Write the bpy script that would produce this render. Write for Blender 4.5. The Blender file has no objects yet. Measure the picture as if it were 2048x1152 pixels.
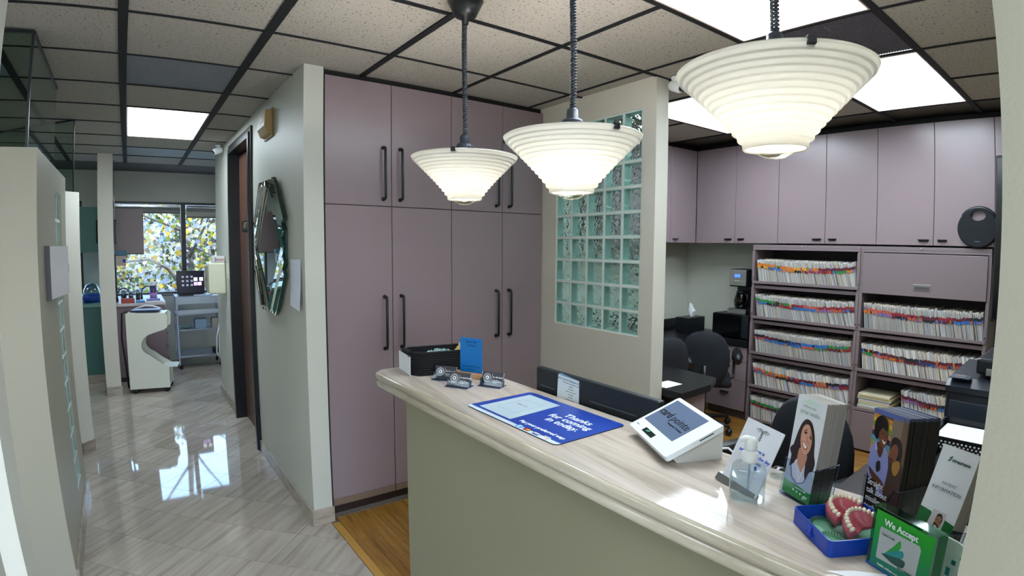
import bpy, bmesh, math, random
from math import sin, cos, pi, radians as R
from mathutils import Vector, Matrix, Euler
random.seed(7)
S = bpy.context.scene
COL = S.collection

# ------------------------------------------------------------------ camera
CAMZ = 1.60
CH = 2.565            # ceiling height
cd = bpy.data.cameras.new('camera')
cam = bpy.data.objects.new('camera', cd)
COL.objects.link(cam)
right = Vector((0.80272894, -0.59631506, 0.00588195))
up = Vector((0.04187817, 0.06620776, 0.99692665))
fwd = Vector((0.59487181, 0.80001555, -0.07811957))
m = Matrix.Identity(4)
for i in range(3):
    m[i][0], m[i][1], m[i][2] = right[i], up[i], -fwd[i]
m.translation = Vector((0, 0, CAMZ))
cam.matrix_world = m
cd.type = 'PANO'      # the phone's wide lens keeps a little barrel distortion
cd.sensor_width = 36.0
cd.clip_start = 0.02
cd.panorama_type = 'FISHEYE_LENS_POLYNOMIAL'
cd.fisheye_fov = R(160)
cd.fisheye_polynomial_k0 = 0.0
cd.fisheye_polynomial_k1 = -0.053397604742965864
cd.fisheye_polynomial_k2 = 0.000245355134765809
cd.fisheye_polynomial_k3 = 2.347785578160474e-05
cd.fisheye_polynomial_k4 = -7.765065867415435e-07
S.camera = cam
S.cycles.transparent_max_bounces = 32

# ------------------------------------------------------------------ world, sun, exposure
S.view_settings.view_transform = 'Standard'
S.view_settings.look = 'None'
S.view_settings.gamma = 1.0
S.view_settings.exposure = 1.72
S.view_settings.use_curve_mapping = False
W = bpy.data.worlds.new('world'); S.world = W; W.use_nodes = True
nt = W.node_tree; nt.nodes.clear()
o_ = nt.nodes.new('ShaderNodeOutputWorld'); b_ = nt.nodes.new('ShaderNodeBackground')
tc = nt.nodes.new('ShaderNodeTexCoord'); sx = nt.nodes.new('ShaderNodeSeparateXYZ')
cr = nt.nodes.new('ShaderNodeValToRGB')
cr.color_ramp.elements[0].position = 0.0; cr.color_ramp.elements[0].color = (0.95, 0.97, 1.0, 1)
cr.color_ramp.elements[1].position = 0.55; cr.color_ramp.elements[1].color = (0.30, 0.52, 1.0, 1)
e_ = cr.color_ramp.elements.new(0.22); e_.color = (0.52, 0.70, 1.0, 1)
nt.links.new(tc.outputs['Generated'], sx.inputs[0]); nt.links.new(sx.outputs['Z'], cr.inputs[0])
nt.links.new(cr.outputs[0], b_.inputs[0]); b_.inputs[1].default_value = 3.6
nt.links.new(b_.outputs[0], o_.inputs[0])
sd = bpy.data.lights.new('sun', 'SUN'); sd.energy = 4.5; sd.angle = R(1.0); sd.color = (1, 0.95, 0.85)
so = bpy.data.objects.new('sun', sd); COL.objects.link(so)
so.rotation_euler = Vector((-0.9, 0.12, -0.75)).to_track_quat('-Z', 'Y').to_euler()

PANEL = 4.8           # luminous ceiling panels
BULB = 4.6            # pendant bulbs, watts

# ------------------------------------------------------------------ materials
def srgb(c):
    if isinstance(c, str):
        c = c.lstrip('#'); c = [int(c[i:i+2], 16) / 255 for i in (0, 2, 4)]
    return tuple((x / 12.92 if x <= 0.04045 else ((x + 0.055) / 1.055) ** 2.4) for x in c) + (1.0,)

MATS = {}
def mat(name, col, rough=0.5, metal=0.0, trans=0.0, ior=1.45, emit=0.0, emit_col=None, bump=None, var=None, coat=0.0, alpha=None):
    """bump=(scale,strength,(sx,sy,sz))  var=(scale,colour2,(sx,sy,sz))"""
    if name in MATS: return MATS[name]
    M = bpy.data.materials.new(name); M.use_nodes = True
    n = M.node_tree.nodes; l = M.node_tree.links
    p = n['Principled BSDF']
    p.inputs['Base Color'].default_value = srgb(col)
    p.inputs['Roughness'].default_value = rough
    p.inputs['Metallic'].default_value = metal
    p.inputs['Transmission Weight'].default_value = trans
    p.inputs['IOR'].default_value = ior
    p.inputs['Coat Weight'].default_value = coat
    p.inputs['Coat Roughness'].default_value = 0.05
    if emit:
        p.inputs['Emission Color'].default_value = srgb(emit_col or col)
        p.inputs['Emission Strength'].default_value = emit
    if bump or var:
        t = n.new('ShaderNodeTexCoord')
    if var:
        mp = n.new('ShaderNodeMapping'); mp.inputs['Scale'].default_value = var[2] if len(var) > 2 else (1, 1, 1)
        if len(var) > 3: mp.inputs['Rotation'].default_value = var[3]
        oi = n.new('ShaderNodeObjectInfo'); ad = n.new('ShaderNodeVectorMath'); ad.operation = 'MULTIPLY_ADD'
        ad.inputs[1].default_value = (1, 1, 1)
        cx = n.new('ShaderNodeCombineXYZ'); mu = n.new('ShaderNodeMath'); mu.operation = 'MULTIPLY'; mu.inputs[1].default_value = 37.0 if len(var) > 4 else 0.0
        l.new(oi.outputs['Random'], mu.inputs[0]); l.new(mu.outputs[0], cx.inputs[0]); l.new(mu.outputs[0], cx.inputs[1])
        l.new(t.outputs['Object'], mp.inputs[0]); l.new(mp.outputs[0], ad.inputs[0]); l.new(cx.outputs[0], ad.inputs[2])
        no = n.new('ShaderNodeTexNoise'); no.inputs['Scale'].default_value = var[0]; no.inputs['Detail'].default_value = 5
        no.inputs['Roughness'].default_value = 0.6
        l.new(ad.outputs[0], no.inputs['Vector'])
        mx = n.new('ShaderNodeMix'); mx.data_type = 'RGBA'
        rp = n.new('ShaderNodeMapRange'); rp.inputs[1].default_value = 0.35; rp.inputs[2].default_value = 0.65
        l.new(no.outputs['Fac'], rp.inputs[0]); l.new(rp.outputs[0], mx.inputs[0])
        mx.inputs[6].default_value = srgb(col); mx.inputs[7].default_value = srgb(var[1])
        l.new(mx.outputs[2], p.inputs['Base Color'])
    if bump:
        mp2 = n.new('ShaderNodeMapping'); mp2.inputs['Scale'].default_value = bump[2] if len(bump) > 2 else (1, 1, 1)
        l.new(t.outputs['Object'], mp2.inputs[0])
        no2 = n.new('ShaderNodeTexNoise'); no2.inputs['Scale'].default_value = bump[0]; no2.inputs['Detail'].default_value = 3
        l.new(mp2.outputs[0], no2.inputs['Vector'])
        bp = n.new('ShaderNodeBump'); bp.inputs['Strength'].default_value = bump[1]; bp.inputs['Distance'].default_value = 0.002
        l.new(no2.outputs['Fac'], bp.inputs['Height']); l.new(bp.outputs[0], p.inputs['Normal'])
    MATS[name] = M
    return M

def glassy(name, tint, gloss=0.12, rough=0.02, blend=0.0):
    """thin clear sheet: mostly see-through, partly mirror"""
    if name in MATS: return MATS[name]
    M = bpy.data.materials.new(name); M.use_nodes = True
    n = M.node_tree.nodes; l = M.node_tree.links; n.clear()
    out = n.new('ShaderNodeOutputMaterial'); mix = n.new('ShaderNodeMixShader')
    tr = n.new('ShaderNodeBsdfTransparent'); gl = n.new('ShaderNodeBsdfGlossy'); lw = n.new('ShaderNodeLayerWeight')
    lw.inputs['Blend'].default_value = 0.5
    fr = n.new('ShaderNodeMath'); fr.operation = 'POWER'; fr.inputs[1].default_value = 4.0; l.new(lw.outputs['Facing'], fr.inputs[0])
    ad = n.new('ShaderNodeMath'); ad.operation = 'MULTIPLY_ADD'; ad.inputs[1].default_value = 0.75; ad.inputs[2].default_value = blend * .5 + .010; ad.use_clamp = True
    tr.inputs[0].default_value = srgb(tint); gl.inputs[0].default_value = (0.95, 0.98, 1, 1); gl.inputs['Roughness'].default_value = rough
    l.new(fr.outputs[0], ad.inputs[0]); l.new(ad.outputs[0], mix.inputs[0])
    l.new(tr.outputs[0], mix.inputs[1]); l.new(gl.outputs[0], mix.inputs[2]); l.new(mix.outputs[0], out.inputs[0])
    MATS[name] = M
    return M

def translucent(name, col, tcol, w=0.5, rough=0.4, emit=0):
    if name in MATS: return MATS[name]
    M = bpy.data.materials.new(name); M.use_nodes = True
    n = M.node_tree.nodes; l = M.node_tree.links
    p = n['Principled BSDF']; p.inputs['Base Color'].default_value = srgb(col); p.inputs['Roughness'].default_value = rough
    tr = n.new('ShaderNodeBsdfTranslucent'); tr.inputs[0].default_value = srgb(tcol)
    mix = n.new('ShaderNodeMixShader'); mix.inputs[0].default_value = w
    l.new(p.outputs[0], mix.inputs[1]); l.new(tr.outputs[0], mix.inputs[2]); l.new(mix.outputs[0], n['Material Output'].inputs[0])
    MATS[name] = M
    return M

WALL = mat('wall_paint', '#c2c3b8', 0.5, bump=(140, 0.25))
WALLB = mat('wall_paint_warm', '#d0ccbf', 0.5, bump=(140, 0.25))
WALLC = mat('wall_paint_beige', '#a39f8e', 0.5, bump=(140, 0.25))
MAUVE = mat('mauve_laminate', '#8d7d81', 0.24, bump=(260, 0.12))
MAUVEM = mat('mauve_steel', '#7f7174', 0.35)
BLACK = mat('black_metal', '#101214', 0.3)
BLACKP = mat('black_plastic', '#16181c', 0.38)
DARKGAP = mat('dark_gap', '#0b0b0d', 0.7)
GRID = mat('dark_grid_bar', '#0d1015', 0.7)
WHITEP = mat('white_plastic', '#e9ecec', 0.35)
CREAMP = mat('cream_plastic', '#d5d2bd', 0.4)
CHROME = mat('chrome', '#d8dadc', 0.12, metal=1)
STEEL = mat('brushed_steel', '#b9b9ba', 0.3, metal=1)
BLACKF = mat('black_fabric', '#171b22', 0.85, bump=(300, 0.6))
BLACKTOP = mat('black_worktop', '#17181b', 0.28)
PAPER = mat('white_paper', '#e8eaee', 0.7)
TEAL = mat('teal_laminate', '#3f7068', 0.4)
BRONZE = mat('dark_bronze', '#141519', 0.35)

def ceiling_tile_mat():
    M = bpy.data.materials.new('fissured_tile'); M.use_nodes = True
    n = M.node_tree.nodes; l = M.node_tree.links; p = n['Principled BSDF']; p.inputs['Roughness'].default_value = 0.9
    t = n.new('ShaderNodeTexCoord'); g = n.new('ShaderNodeNewGeometry')
    no = n.new('ShaderNodeTexNoise'); no.inputs['Scale'].default_value = 40; no.inputs['Detail'].default_value = 2
    ad = n.new('ShaderNodeVectorMath'); ad.operation = 'MULTIPLY_ADD'; ad.inputs[1].default_value = (0.02, 0.02, 0.02)
    l.new(no.outputs['Color'], ad.inputs[0]); l.new(g.outputs['Position'], ad.inputs[2]); l.new(g.outputs['Position'], no.inputs['Vector'])
    mp = n.new('ShaderNodeMapping'); mp.inputs['Scale'].default_value = (1, 1, 0.0); l.new(ad.outputs[0], mp.inputs[0])
    n2 = n.new('ShaderNodeTexNoise'); n2.inputs['Scale'].default_value = 95; n2.inputs['Detail'].default_value = 1.0; l.new(mp.outputs[0], n2.inputs['Vector'])
    r = n.new('ShaderNodeMapRange'); r.inputs[1].default_value = 0.30; r.inputs[2].default_value = 0.38; l.new(n2.outputs['Fac'], r.inputs[0])
    mx = n.new('ShaderNodeMix'); mx.data_type = 'RGBA'; mx.inputs[6].default_value = srgb('#625b54'); mx.inputs[7].default_value = srgb('#aba69c')
    l.new(r.outputs[0], mx.inputs[0]); l.new(mx.outputs[2], p.inputs['Base Color'])
    bp = n.new('ShaderNodeBump'); bp.inputs['Strength'].default_value = 0.5; bp.inputs['Distance'].default_value = 0.002
    l.new(r.outputs[0], bp.inputs['Height']); l.new(bp.outputs[0], p.inputs['Normal'])
    return M
TILE = ceiling_tile_mat()

def veined(name, c1, c2, c3, rough, along, across, rot, seed=True, spec_bump=0.0):
    """streaky stone / wood: streaks run along local x after rot"""
    M = bpy.data.materials.new(name); M.use_nodes = True
    n = M.node_tree.nodes; l = M.node_tree.links; p = n['Principled BSDF']; p.inputs['Roughness'].default_value = rough
    t = n.new('ShaderNodeTexCoord'); vr = n.new('ShaderNodeVectorRotate'); vr.rotation_type = 'Z_AXIS'; vr.inputs['Angle'].default_value = rot
    l.new(t.outputs['Object'], vr.inputs[0])
    mp = n.new('ShaderNodeMapping'); mp.inputs['Scale'].default_value = (along, across, across); l.new(vr.outputs[0], mp.inputs[0])
    oi = n.new('ShaderNodeObjectInfo'); mu = n.new('ShaderNodeMath'); mu.operation = 'MULTIPLY'; mu.inputs[1].default_value = 91.7 if seed else 0
    l.new(oi.outputs['Random'], mu.inputs[0])
    cx = n.new('ShaderNodeCombineXYZ'); l.new(mu.outputs[0], cx.inputs[0]); l.new(mu.outputs[0], cx.inputs[1])
    ad = n.new('ShaderNodeVectorMath'); ad.operation = 'ADD'; l.new(mp.outputs[0], ad.inputs[0]); l.new(cx.outputs[0], ad.inputs[1])
    a = n.new('ShaderNodeTexNoise'); a.inputs['Scale'].default_value = 1.0; a.inputs['Detail'].default_value = 6; a.inputs['Roughness'].default_value = 0.65; a.inputs['Distortion'].default_value = 0.4
    l.new(ad.outputs[0], a.inputs['Vector'])
    r = n.new('ShaderNodeValToRGB'); e = r.color_ramp.elements
    e[0].position = 0.32; e[0].color = srgb(c1); e[1].position = 0.68; e[1].color = srgb(c3)
    q = e.new(0.48); q.color = srgb(c2)
    l.new(a.outputs['Fac'], r.inputs[0]); l.new(r.outputs[0], p.inputs['Base Color'])
    # tile to tile shade change
    hv = n.new('ShaderNodeHueSaturation'); mr = n.new('ShaderNodeMapRange'); mr.inputs[3].default_value = 0.88; mr.inputs[4].default_value = 1.1
    l.new(oi.outputs['Random'], mr.inputs[0]); l.new(mr.outputs[0], hv.inputs['Value']); l.new(r.outputs[0], hv.inputs['Color']); l.new(hv.outputs[0], p.inputs['Base Color'])
    return M
MARBLE = veined('veined_marble', '#95897e', '#aca196', '#b8aea3', 0.04, 1.6, 22, R(-45))
BASEST = veined('stone_baseboard', '#8a7e70', '#a09586', '#afa596', 0.25, 8, 40, 0)
WOOD = veined('oak_plank', '#6e4a1e', '#94692f', '#ac8040', 0.3, 3.0, 40, R(-90))
COUNTER = veined('pale_travertine', '#a0958a', '#bbb0a6', '#c8bfb6', 0.07, 1.6, 26, R(-84), seed=False)
COUNTER.node_tree.nodes['Principled BSDF'].inputs['Specular IOR Level'].default_value = 0.08
BEAD = veined('stone_bead', '#a39882', '#b5ab97', '#c4bba9', 0.16, 3, 30, R(-90), seed=False)
DOORW = veined('walnut_veneer', '#3d2620', '#573a2e', '#6e4a38', 0.35, 1.5, 30, 0, seed=False)

# ------------------------------------------------------------------ mesh helpers
class B:
    """collects shapes into one bmesh; mi = material index"""
    def __init__(s): s.bm = bmesh.new(); s.mi = 0
    def _new(s, n0):
        s.bm.faces.ensure_lookup_table()
        for f in s.bm.faces[n0:]: f.material_index = s.mi
    def box(s, x0, x1, y0, y1, z0, z1, M=None, bev=0.0, seg=2):
        n0 = len(s.bm.faces)
        v = [s.bm.verts.new((x, y, z)) for x in (x0, x1) for y in (y0, y1) for z in (z0, z1)]
        fs = [s.bm.faces.new([v[i] for i in q]) for q in ((0, 1, 3, 2), (4, 6, 7, 5), (0, 4, 5, 1), (2, 3, 7, 6), (0, 2, 6, 4), (1, 5, 7, 3))]
        for f in fs: f.material_index = s.mi
        vs = v
        if bev > 0:
            es = list({e for f in fs for e in f.edges})
            r = bmesh.ops.bevel(s.bm, geom=es, offset=bev, segments=seg, affect='EDGES', profile=0.5)
            vs = list({vv for f in r['faces'] for vv in f.verts} | {vv for vv in v if vv.is_valid})
            s._new(n0)
        if M is not None: bmesh.ops.transform(s.bm, matrix=M, verts=[q for q in vs if q.is_valid])
        return s
    def lathe(s, prof, c=(0, 0, 0), seg=32, M=None, close=False):
        vs = []
        for (r, z) in prof:
            vs.append([s.bm.verts.new((c[0] + r * cos(2 * pi * i / seg), c[1] + r * sin(2 * pi * i / seg), c[2] + z)) for i in range(seg)])
        n = len(prof); rng = range(n if close else n - 1)
        for a in rng:
            b = (a + 1) % n
            for i in range(seg):
                j = (i + 1) % seg
                f = s.bm.faces.new((vs[a][i], vs[a][j], vs[b][j], vs[b][i])); f.material_index = s.mi; f.smooth = True
        if not close:
            for k, rev in ((0, True), (-1, False)):
                if prof[k][0] > 1e-5:
                    f = s.bm.faces.new(vs[k][::-1] if rev else vs[k]); f.material_index = s.mi
        al = [q for w in vs for q in w]
        if M is not None: bmesh.ops.transform(s.bm, matrix=M, verts=al)
        return s
    def tube(s, pts, r, seg=8, closed=False, M=None, smooth=True):
        pts = [Vector(p) for p in pts]; n = len(pts); rings = []
        prev = None
        for i, p in enumerate(pts):
            if closed: t = (pts[(i + 1) % n] - pts[i - 1])
            else: t = pts[min(i + 1, n - 1)] - pts[max(i - 1, 0)]
            if t.length < 1e-9: t = Vector((0, 0, 1))
            t.normalize()
            if prev is None:
                a = Vector((0, 0, 1)) if abs(t.z) < 0.9 else Vector((1, 0, 0))
                u = t.cross(a).normalized()
            else:
                u = (prev - t * prev.dot(t)).normalized()
            prev = u; w = t.cross(u)
            rr = r[i] if isinstance(r, (list, tuple)) else r
            rings.append([s.bm.verts.new(p + (u * cos(2 * pi * k / seg) + w * sin(2 * pi * k / seg)) * rr) for k in range(seg)])
        for i in range(n if closed else n - 1):
            A, Bq = rings[i], rings[(i + 1) % n]
            for k in range(seg):
                f = s.bm.faces.new((A[k], A[(k + 1) % seg], Bq[(k + 1) % seg], Bq[k])); f.material_index = s.mi; f.smooth = smooth
        if not closed:
            for q in (rings[0][::-1], rings[-1]):
                f = s.bm.faces.new(q); f.material_index = s.mi
        if M is not None: bmesh.ops.transform(s.bm, matrix=M, verts=[q for w_ in rings for q in w_])
        return s
    def prism(s, poly, z0, z1, M=None):
        """poly in xy extruded z0..z1"""
        a = [s.bm.verts.new((x, y, z0)) for x, y in poly]; b = [s.bm.verts.new((x, y, z1)) for x, y in poly]
        n = len(poly)
        fs = [s.bm.faces.new(a[::-1]), s.bm.faces.new(b)]
        for i in range(n): fs.append(s.bm.faces.new((a[i], a[(i + 1) % n], b[(i + 1) % n], b[i])))
        for f in fs: f.material_index = s.mi
        if M is not None: bmesh.ops.transform(s.bm, matrix=M, verts=a + b)
        return s
    def ball(s, c, r, seg=10, M=None):
        rx, ry, rz = r if isinstance(r, (tuple, list)) else (r, r, r)
        q = bmesh.ops.create_uvsphere(s.bm, u_segments=seg, v_segments=max(4, seg // 2 + 1), radius=1.0)
        mm = Matrix.Translation(c) @ (M or Matrix.Identity(4)) @ Matrix.Diagonal((rx, ry, rz, 1))
        bmesh.ops.transform(s.bm, matrix=mm, verts=q['verts'])
        for v in q['verts']:
            for f in v.link_faces: f.smooth = True; f.material_index = s.mi
        return s
    def face(s, pts):
        f = s.bm.faces.new([s.bm.verts.new(p) for p in pts]); f.material_index = s.mi; return s

MW = {}   # world matrix of each parent, kept by hand (no depsgraph needed)
def mwof(p): return MW[p.name] if p else Matrix.Identity(4)

def thing(name, label, cat, loc=(0, 0, 0), rz=0.0, group=None, M=None):
    o = bpy.data.objects.new(name, None); COL.objects.link(o); o.empty_display_size = 0.05
    mm = M if M is not None else Matrix.Translation(loc) @ Matrix.Rotation(rz, 4, 'Z')
    o.matrix_world = mm; MW[o.name] = mm
    o['label'] = label; o['category'] = cat
    if group: o['group'] = group
    return o
def put(name, b, m, parent=None, local=False, smooth=None, recalc=True):
    """link bmesh b as one mesh object; world coordinates unless local"""
    me = bpy.data.meshes.new(name)
    if parent is not None and not local:
        bmesh.ops.transform(b.bm, matrix=mwof(parent).inverted(), verts=b.bm.verts)
    if recalc: bmesh.ops.recalc_face_normals(b.bm, faces=b.bm.faces)
    b.bm.to_mesh(me); b.bm.free()
    for q in (m if isinstance(m, (list, tuple)) else [m]): me.materials.append(q)
    if smooth is not None:
        for f in me.polygons: f.use_smooth = smooth
    o = bpy.data.objects.new(name, me); COL.objects.link(o)
    if parent is not None: o.parent = parent; MW[o.name] = mwof(parent)
    else: MW[o.name] = Matrix.Identity(4)
    return o
def inst(name, me, parent, M):
    """part with shared mesh at world matrix M"""
    o = bpy.data.objects.new(name, me); COL.objects.link(o)
    o.parent = parent; o.matrix_local = mwof(parent).inverted() @ M
    MW[o.name] = M
    return o
def mesh_of(b, m, smooth=None):
    me = bpy.data.meshes.new('m'); bmesh.ops.recalc_face_normals(b.bm, faces=b.bm.faces)
    b.bm.to_mesh(me); b.bm.free()
    for q in (m if isinstance(m, (list, tuple)) else [m]): me.materials.append(q)
    if smooth is not None:
        for f in me.polygons: f.use_smooth = smooth
    return me
def struct(o, label=None):
    o['kind'] = 'structure'
    if label: o['label'] = label
    return o
def tag(o, label, cat, group=None):
    o['label'] = label; o['category'] = cat
    if group: o['group'] = group
    return o
def dup(root, M, label=None):
    """copy a thing with its parts and sub-parts"""
    r = root.copy(); COL.objects.link(r); r.matrix_world = M; MW[r.name] = M
    if label: r['label'] = label
    for ch in root.children:
        c = ch.copy(); COL.objects.link(c); c.parent = r; MW[c.name] = M
        for g in ch.children:
            d = g.copy(); COL.objects.link(d); d.parent = c; MW[d.name] = M
    return r

def text(name, body, size, m, parent, M, bold=0.0, align='CENTER', ext=0.0003, shear=0.0, sx=1.0, space=1.0):
    """flat lettering; M places it in the parent's local frame (text in local xy, facing +z)"""
    c = bpy.data.curves.new(name, 'FONT'); c.body = body; c.size = size; c.extrude = ext; c.offset = bold
    c.align_x = align; c.align_y = 'CENTER'; c.shear = shear; c.space_line = space; c.resolution_u = 2
    c.materials.append(m)
    o = bpy.data.objects.new(name, c); COL.objects.link(o)
    o.parent = parent; o.matrix_local = M @ Matrix.Diagonal((sx, 1, 1, 1)); MW[o.name] = mwof(parent)
    return o

def smooth_loop(pts, n=6):
    """Catmull-Rom closed loop"""
    out = []; k = len(pts)
    for i in range(k):
        p0, p1, p2, p3 = pts[i - 1], pts[i], pts[(i + 1) % k], pts[(i + 2) % k]
        for j in range(n):
            t = j / n
            out.append(tuple(0.5 * ((2 * p1[a]) + (-p0[a] + p2[a]) * t + (2 * p0[a] - 5 * p1[a] + 4 * p2[a] - p3[a]) * t * t + (-p0[a] + 3 * p1[a] - 3 * p2[a] + p3[a]) * t ** 3) for a in (0, 1)))
    return out
def ell(cx, cy, rx, ry, n=20, rot=0.0):
    return [(cx + rx * cos(2 * pi * i / n) * cos(rot) - ry * sin(2 * pi * i / n) * sin(rot), cy + rx * cos(2 * pi * i / n) * sin(rot) + ry * sin(2 * pi * i / n) * cos(rot)) for i in range(n)]
class Print:
    """flat printed picture: coloured shapes on a sheet. Local x right, z up, facing -y. Each shape one hair above the last."""
    def __init__(s, w, h): s.bm = bmesh.new(); s.mats = []; s.k = 0; s.w = w; s.h = h
    def add(s, pts, col, clip=True):
        name = 'ink_' + col.strip('#')
        m = mat(name, col, 0.35)
        if m not in s.mats: s.mats.append(m)
        s.k += 1
        if clip: pts = s._clip(pts)
        if len(pts) < 3: return s
        vs = [s.bm.verts.new((x * s.w, -0.00012 * s.k, y * s.h)) for x, y in pts]
        f = s.bm.faces.new(vs); f.material_index = s.mats.index(m)
        return s
    def _clip(s, pts):
        for ax, lim, sg in ((0, 0.0, 1), (0, 1.0, -1), (1, 0.0, 1), (1, 1.0, -1)):
            out = []
            for i in range(len(pts)):
                a, b = pts[i - 1], pts[i]
                ia, ib = (a[ax] - lim) * sg >= 0, (b[ax] - lim) * sg >= 0
                if ia != ib:
                    t = (lim - a[ax]) / (b[ax] - a[ax]); out.append((a[0] + t * (b[0] - a[0]), a[1] + t * (b[1] - a[1])))
                if ib: out.append(b)
            pts = out
            if not pts: return []
        return pts
    def done(s, name, parent, M):
        bmesh.ops.triangulate(s.bm, faces=s.bm.faces)
        for f in s.bm.faces:
            f.normal_update()
            if f.normal.y > 0: f.normal_flip()
        me = bpy.data.meshes.new(name); s.bm.to_mesh(me); s.bm.free()
        for q in s.mats: me.materials.append(q)
        o = bpy.data.objects.new(name, me); COL.objects.link(o); o.parent = parent; o.matrix_local = M; MW[o.name] = mwof(parent)
        return o
XZ = Matrix.Rotation(R(90), 4, 'X')          # text standing upright, facing -y
def pose(x, y, z, yaw, tilt=0, roll=0):
    return Matrix.Translation((x, y, z)) @ Matrix.Rotation(R(yaw), 4, 'Z') @ Matrix.Rotation(R(tilt), 4, 'X') @ Matrix.Rotation(R(roll), 4, 'Y')
T = Matrix.Translation

# ================================================================== SETTING
G = 0.6096
GX = lambda i: (i - 1.0816) * G
GY = lambda j: (j + 4.2834) * G
PI = pi

# ---- floor
fl = struct(put('floor', B().box(-3.1, 5.2, -3.6, 8.9, -0.08, -0.004), mat('grout', '#6d665c', 0.6)))
def clip_rect(poly, x0, x1, y0, y1):
    pts = poly
    for ax, lim, sg in ((0, x0, 1), (0, x1, -1), (1, y0, 1), (1, y1, -1)):
        out = []
        for i in range(len(pts)):
            a, b = pts[i - 1], pts[i]
            ia, ib = (a[ax] - lim) * sg >= 0, (b[ax] - lim) * sg >= 0
            if ia != ib:
                t = (lim - a[ax]) / (b[ax] - a[ax]); out.append((a[0] + t * (b[0] - a[0]), a[1] + t * (b[1] - a[1])))
            if ib: out.append(b)
        pts = out
        if not pts: return []
    return pts
TP = 0.306; q2 = math.sqrt(0.5)
full = None
for (x0, x1, y0, y1) in ((-0.62, 0.918, 1.6, 8.6), (0.918, 1.6, 6.4, 8.6)):
    for a in range(-14, 24):
        for b in range(-10, 26):
            u = 1.577 + TP * (a + 0.5); v = 2.59 + TP * (b + 0.5)
            h = TP / 2 - 0.0011
            cx_, cy_ = (v - u) * q2, (u + v) * q2
            sq = [((vv - uu) * q2, (uu + vv) * q2) for uu, vv in ((u - h, v - h), (u - h, v + h), (u + h, v + h), (u + h, v - h))]
            if max(p[0] for p in sq) < x0 or min(p[0] for p in sq) > x1 or max(p[1] for p in sq) < y0 or min(p[1] for p in sq) > y1: continue
            c = clip_rect(sq, x0, x1, y0, y1)
            if len(c) < 3: continue
            ar = abs(sum(c[i - 1][0] * c[i][1] - c[i][0] * c[i - 1][1] for i in range(len(c)))) / 2
            if ar < 0.0008: continue
            if ar > 0.0915:
                if full is None:
                    bb = B().prism([(p[0] - cx_, p[1] - cy_) for p in sq], -0.004, 0.0); full = mesh_of(bb, MARBLE)
                inst('floor_tile', full, fl, T((cx_, cy_, 0)))
            else:
                bb = B().prism([(p[0] - cx_, p[1] - cy_) for p in c], -0.004, 0.0)
                inst('floor_tile', mesh_of(bb, MARBLE), fl, T((cx_, cy_, 0)))
# marble outside the part one can see
put('marble_field', B().box(-3, -0.622, 1.6, 8.6, -0.004, 0).box(-3, 0.918, -3.5, 1.598, -0.004, 0), MARBLE, fl)
# office oak floor
o = put('threshold_strip', B().box(0.921, 0.963, -2, 2.96, -0.004, 0.003, bev=0.001), mat('threshold_oak', '#b98c45', 0.35), fl)
def planks(x0, x1, y0, y1, seed):
    rnd = random.Random(seed); x = x0
    while x < x1 - 0.01:
        w = min(0.0715, x1 - x); y = y0 + rnd.uniform(-0.5, -0.1)
        while y < y1:
            ln = rnd.uniform(0.45, 0.8); a, b = max(y, y0), min(y + ln, y1)
            if b - a > 0.03:
                bb = B().box(-w / 2 + 0.0006, w / 2 - 0.0006, -(b - a) / 2 + 0.0006, (b - a) / 2 - 0.0006, -0.004, 0.0)
                inst('plank', mesh_of(bb, WOOD), fl, T((x + w / 2, (a + b) / 2, 0)))
            y += ln
        x += w
planks(0.965, 1.54, 1.7, 3.02, 1)
planks(2.7, 4.62, 0.9, 3.1, 2)
put('oak_field', B().box(0.965, 2.69, -2, 1.69, -0.004, 0).box(1.545, 2.69, 1.7, 3.1, -0.004, 0).box(2.7, 5, -2, 0.89, -0.004, 0).box(4.63, 5, 0.9, 3.5, -0.004, 0), WOOD, fl)

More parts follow.
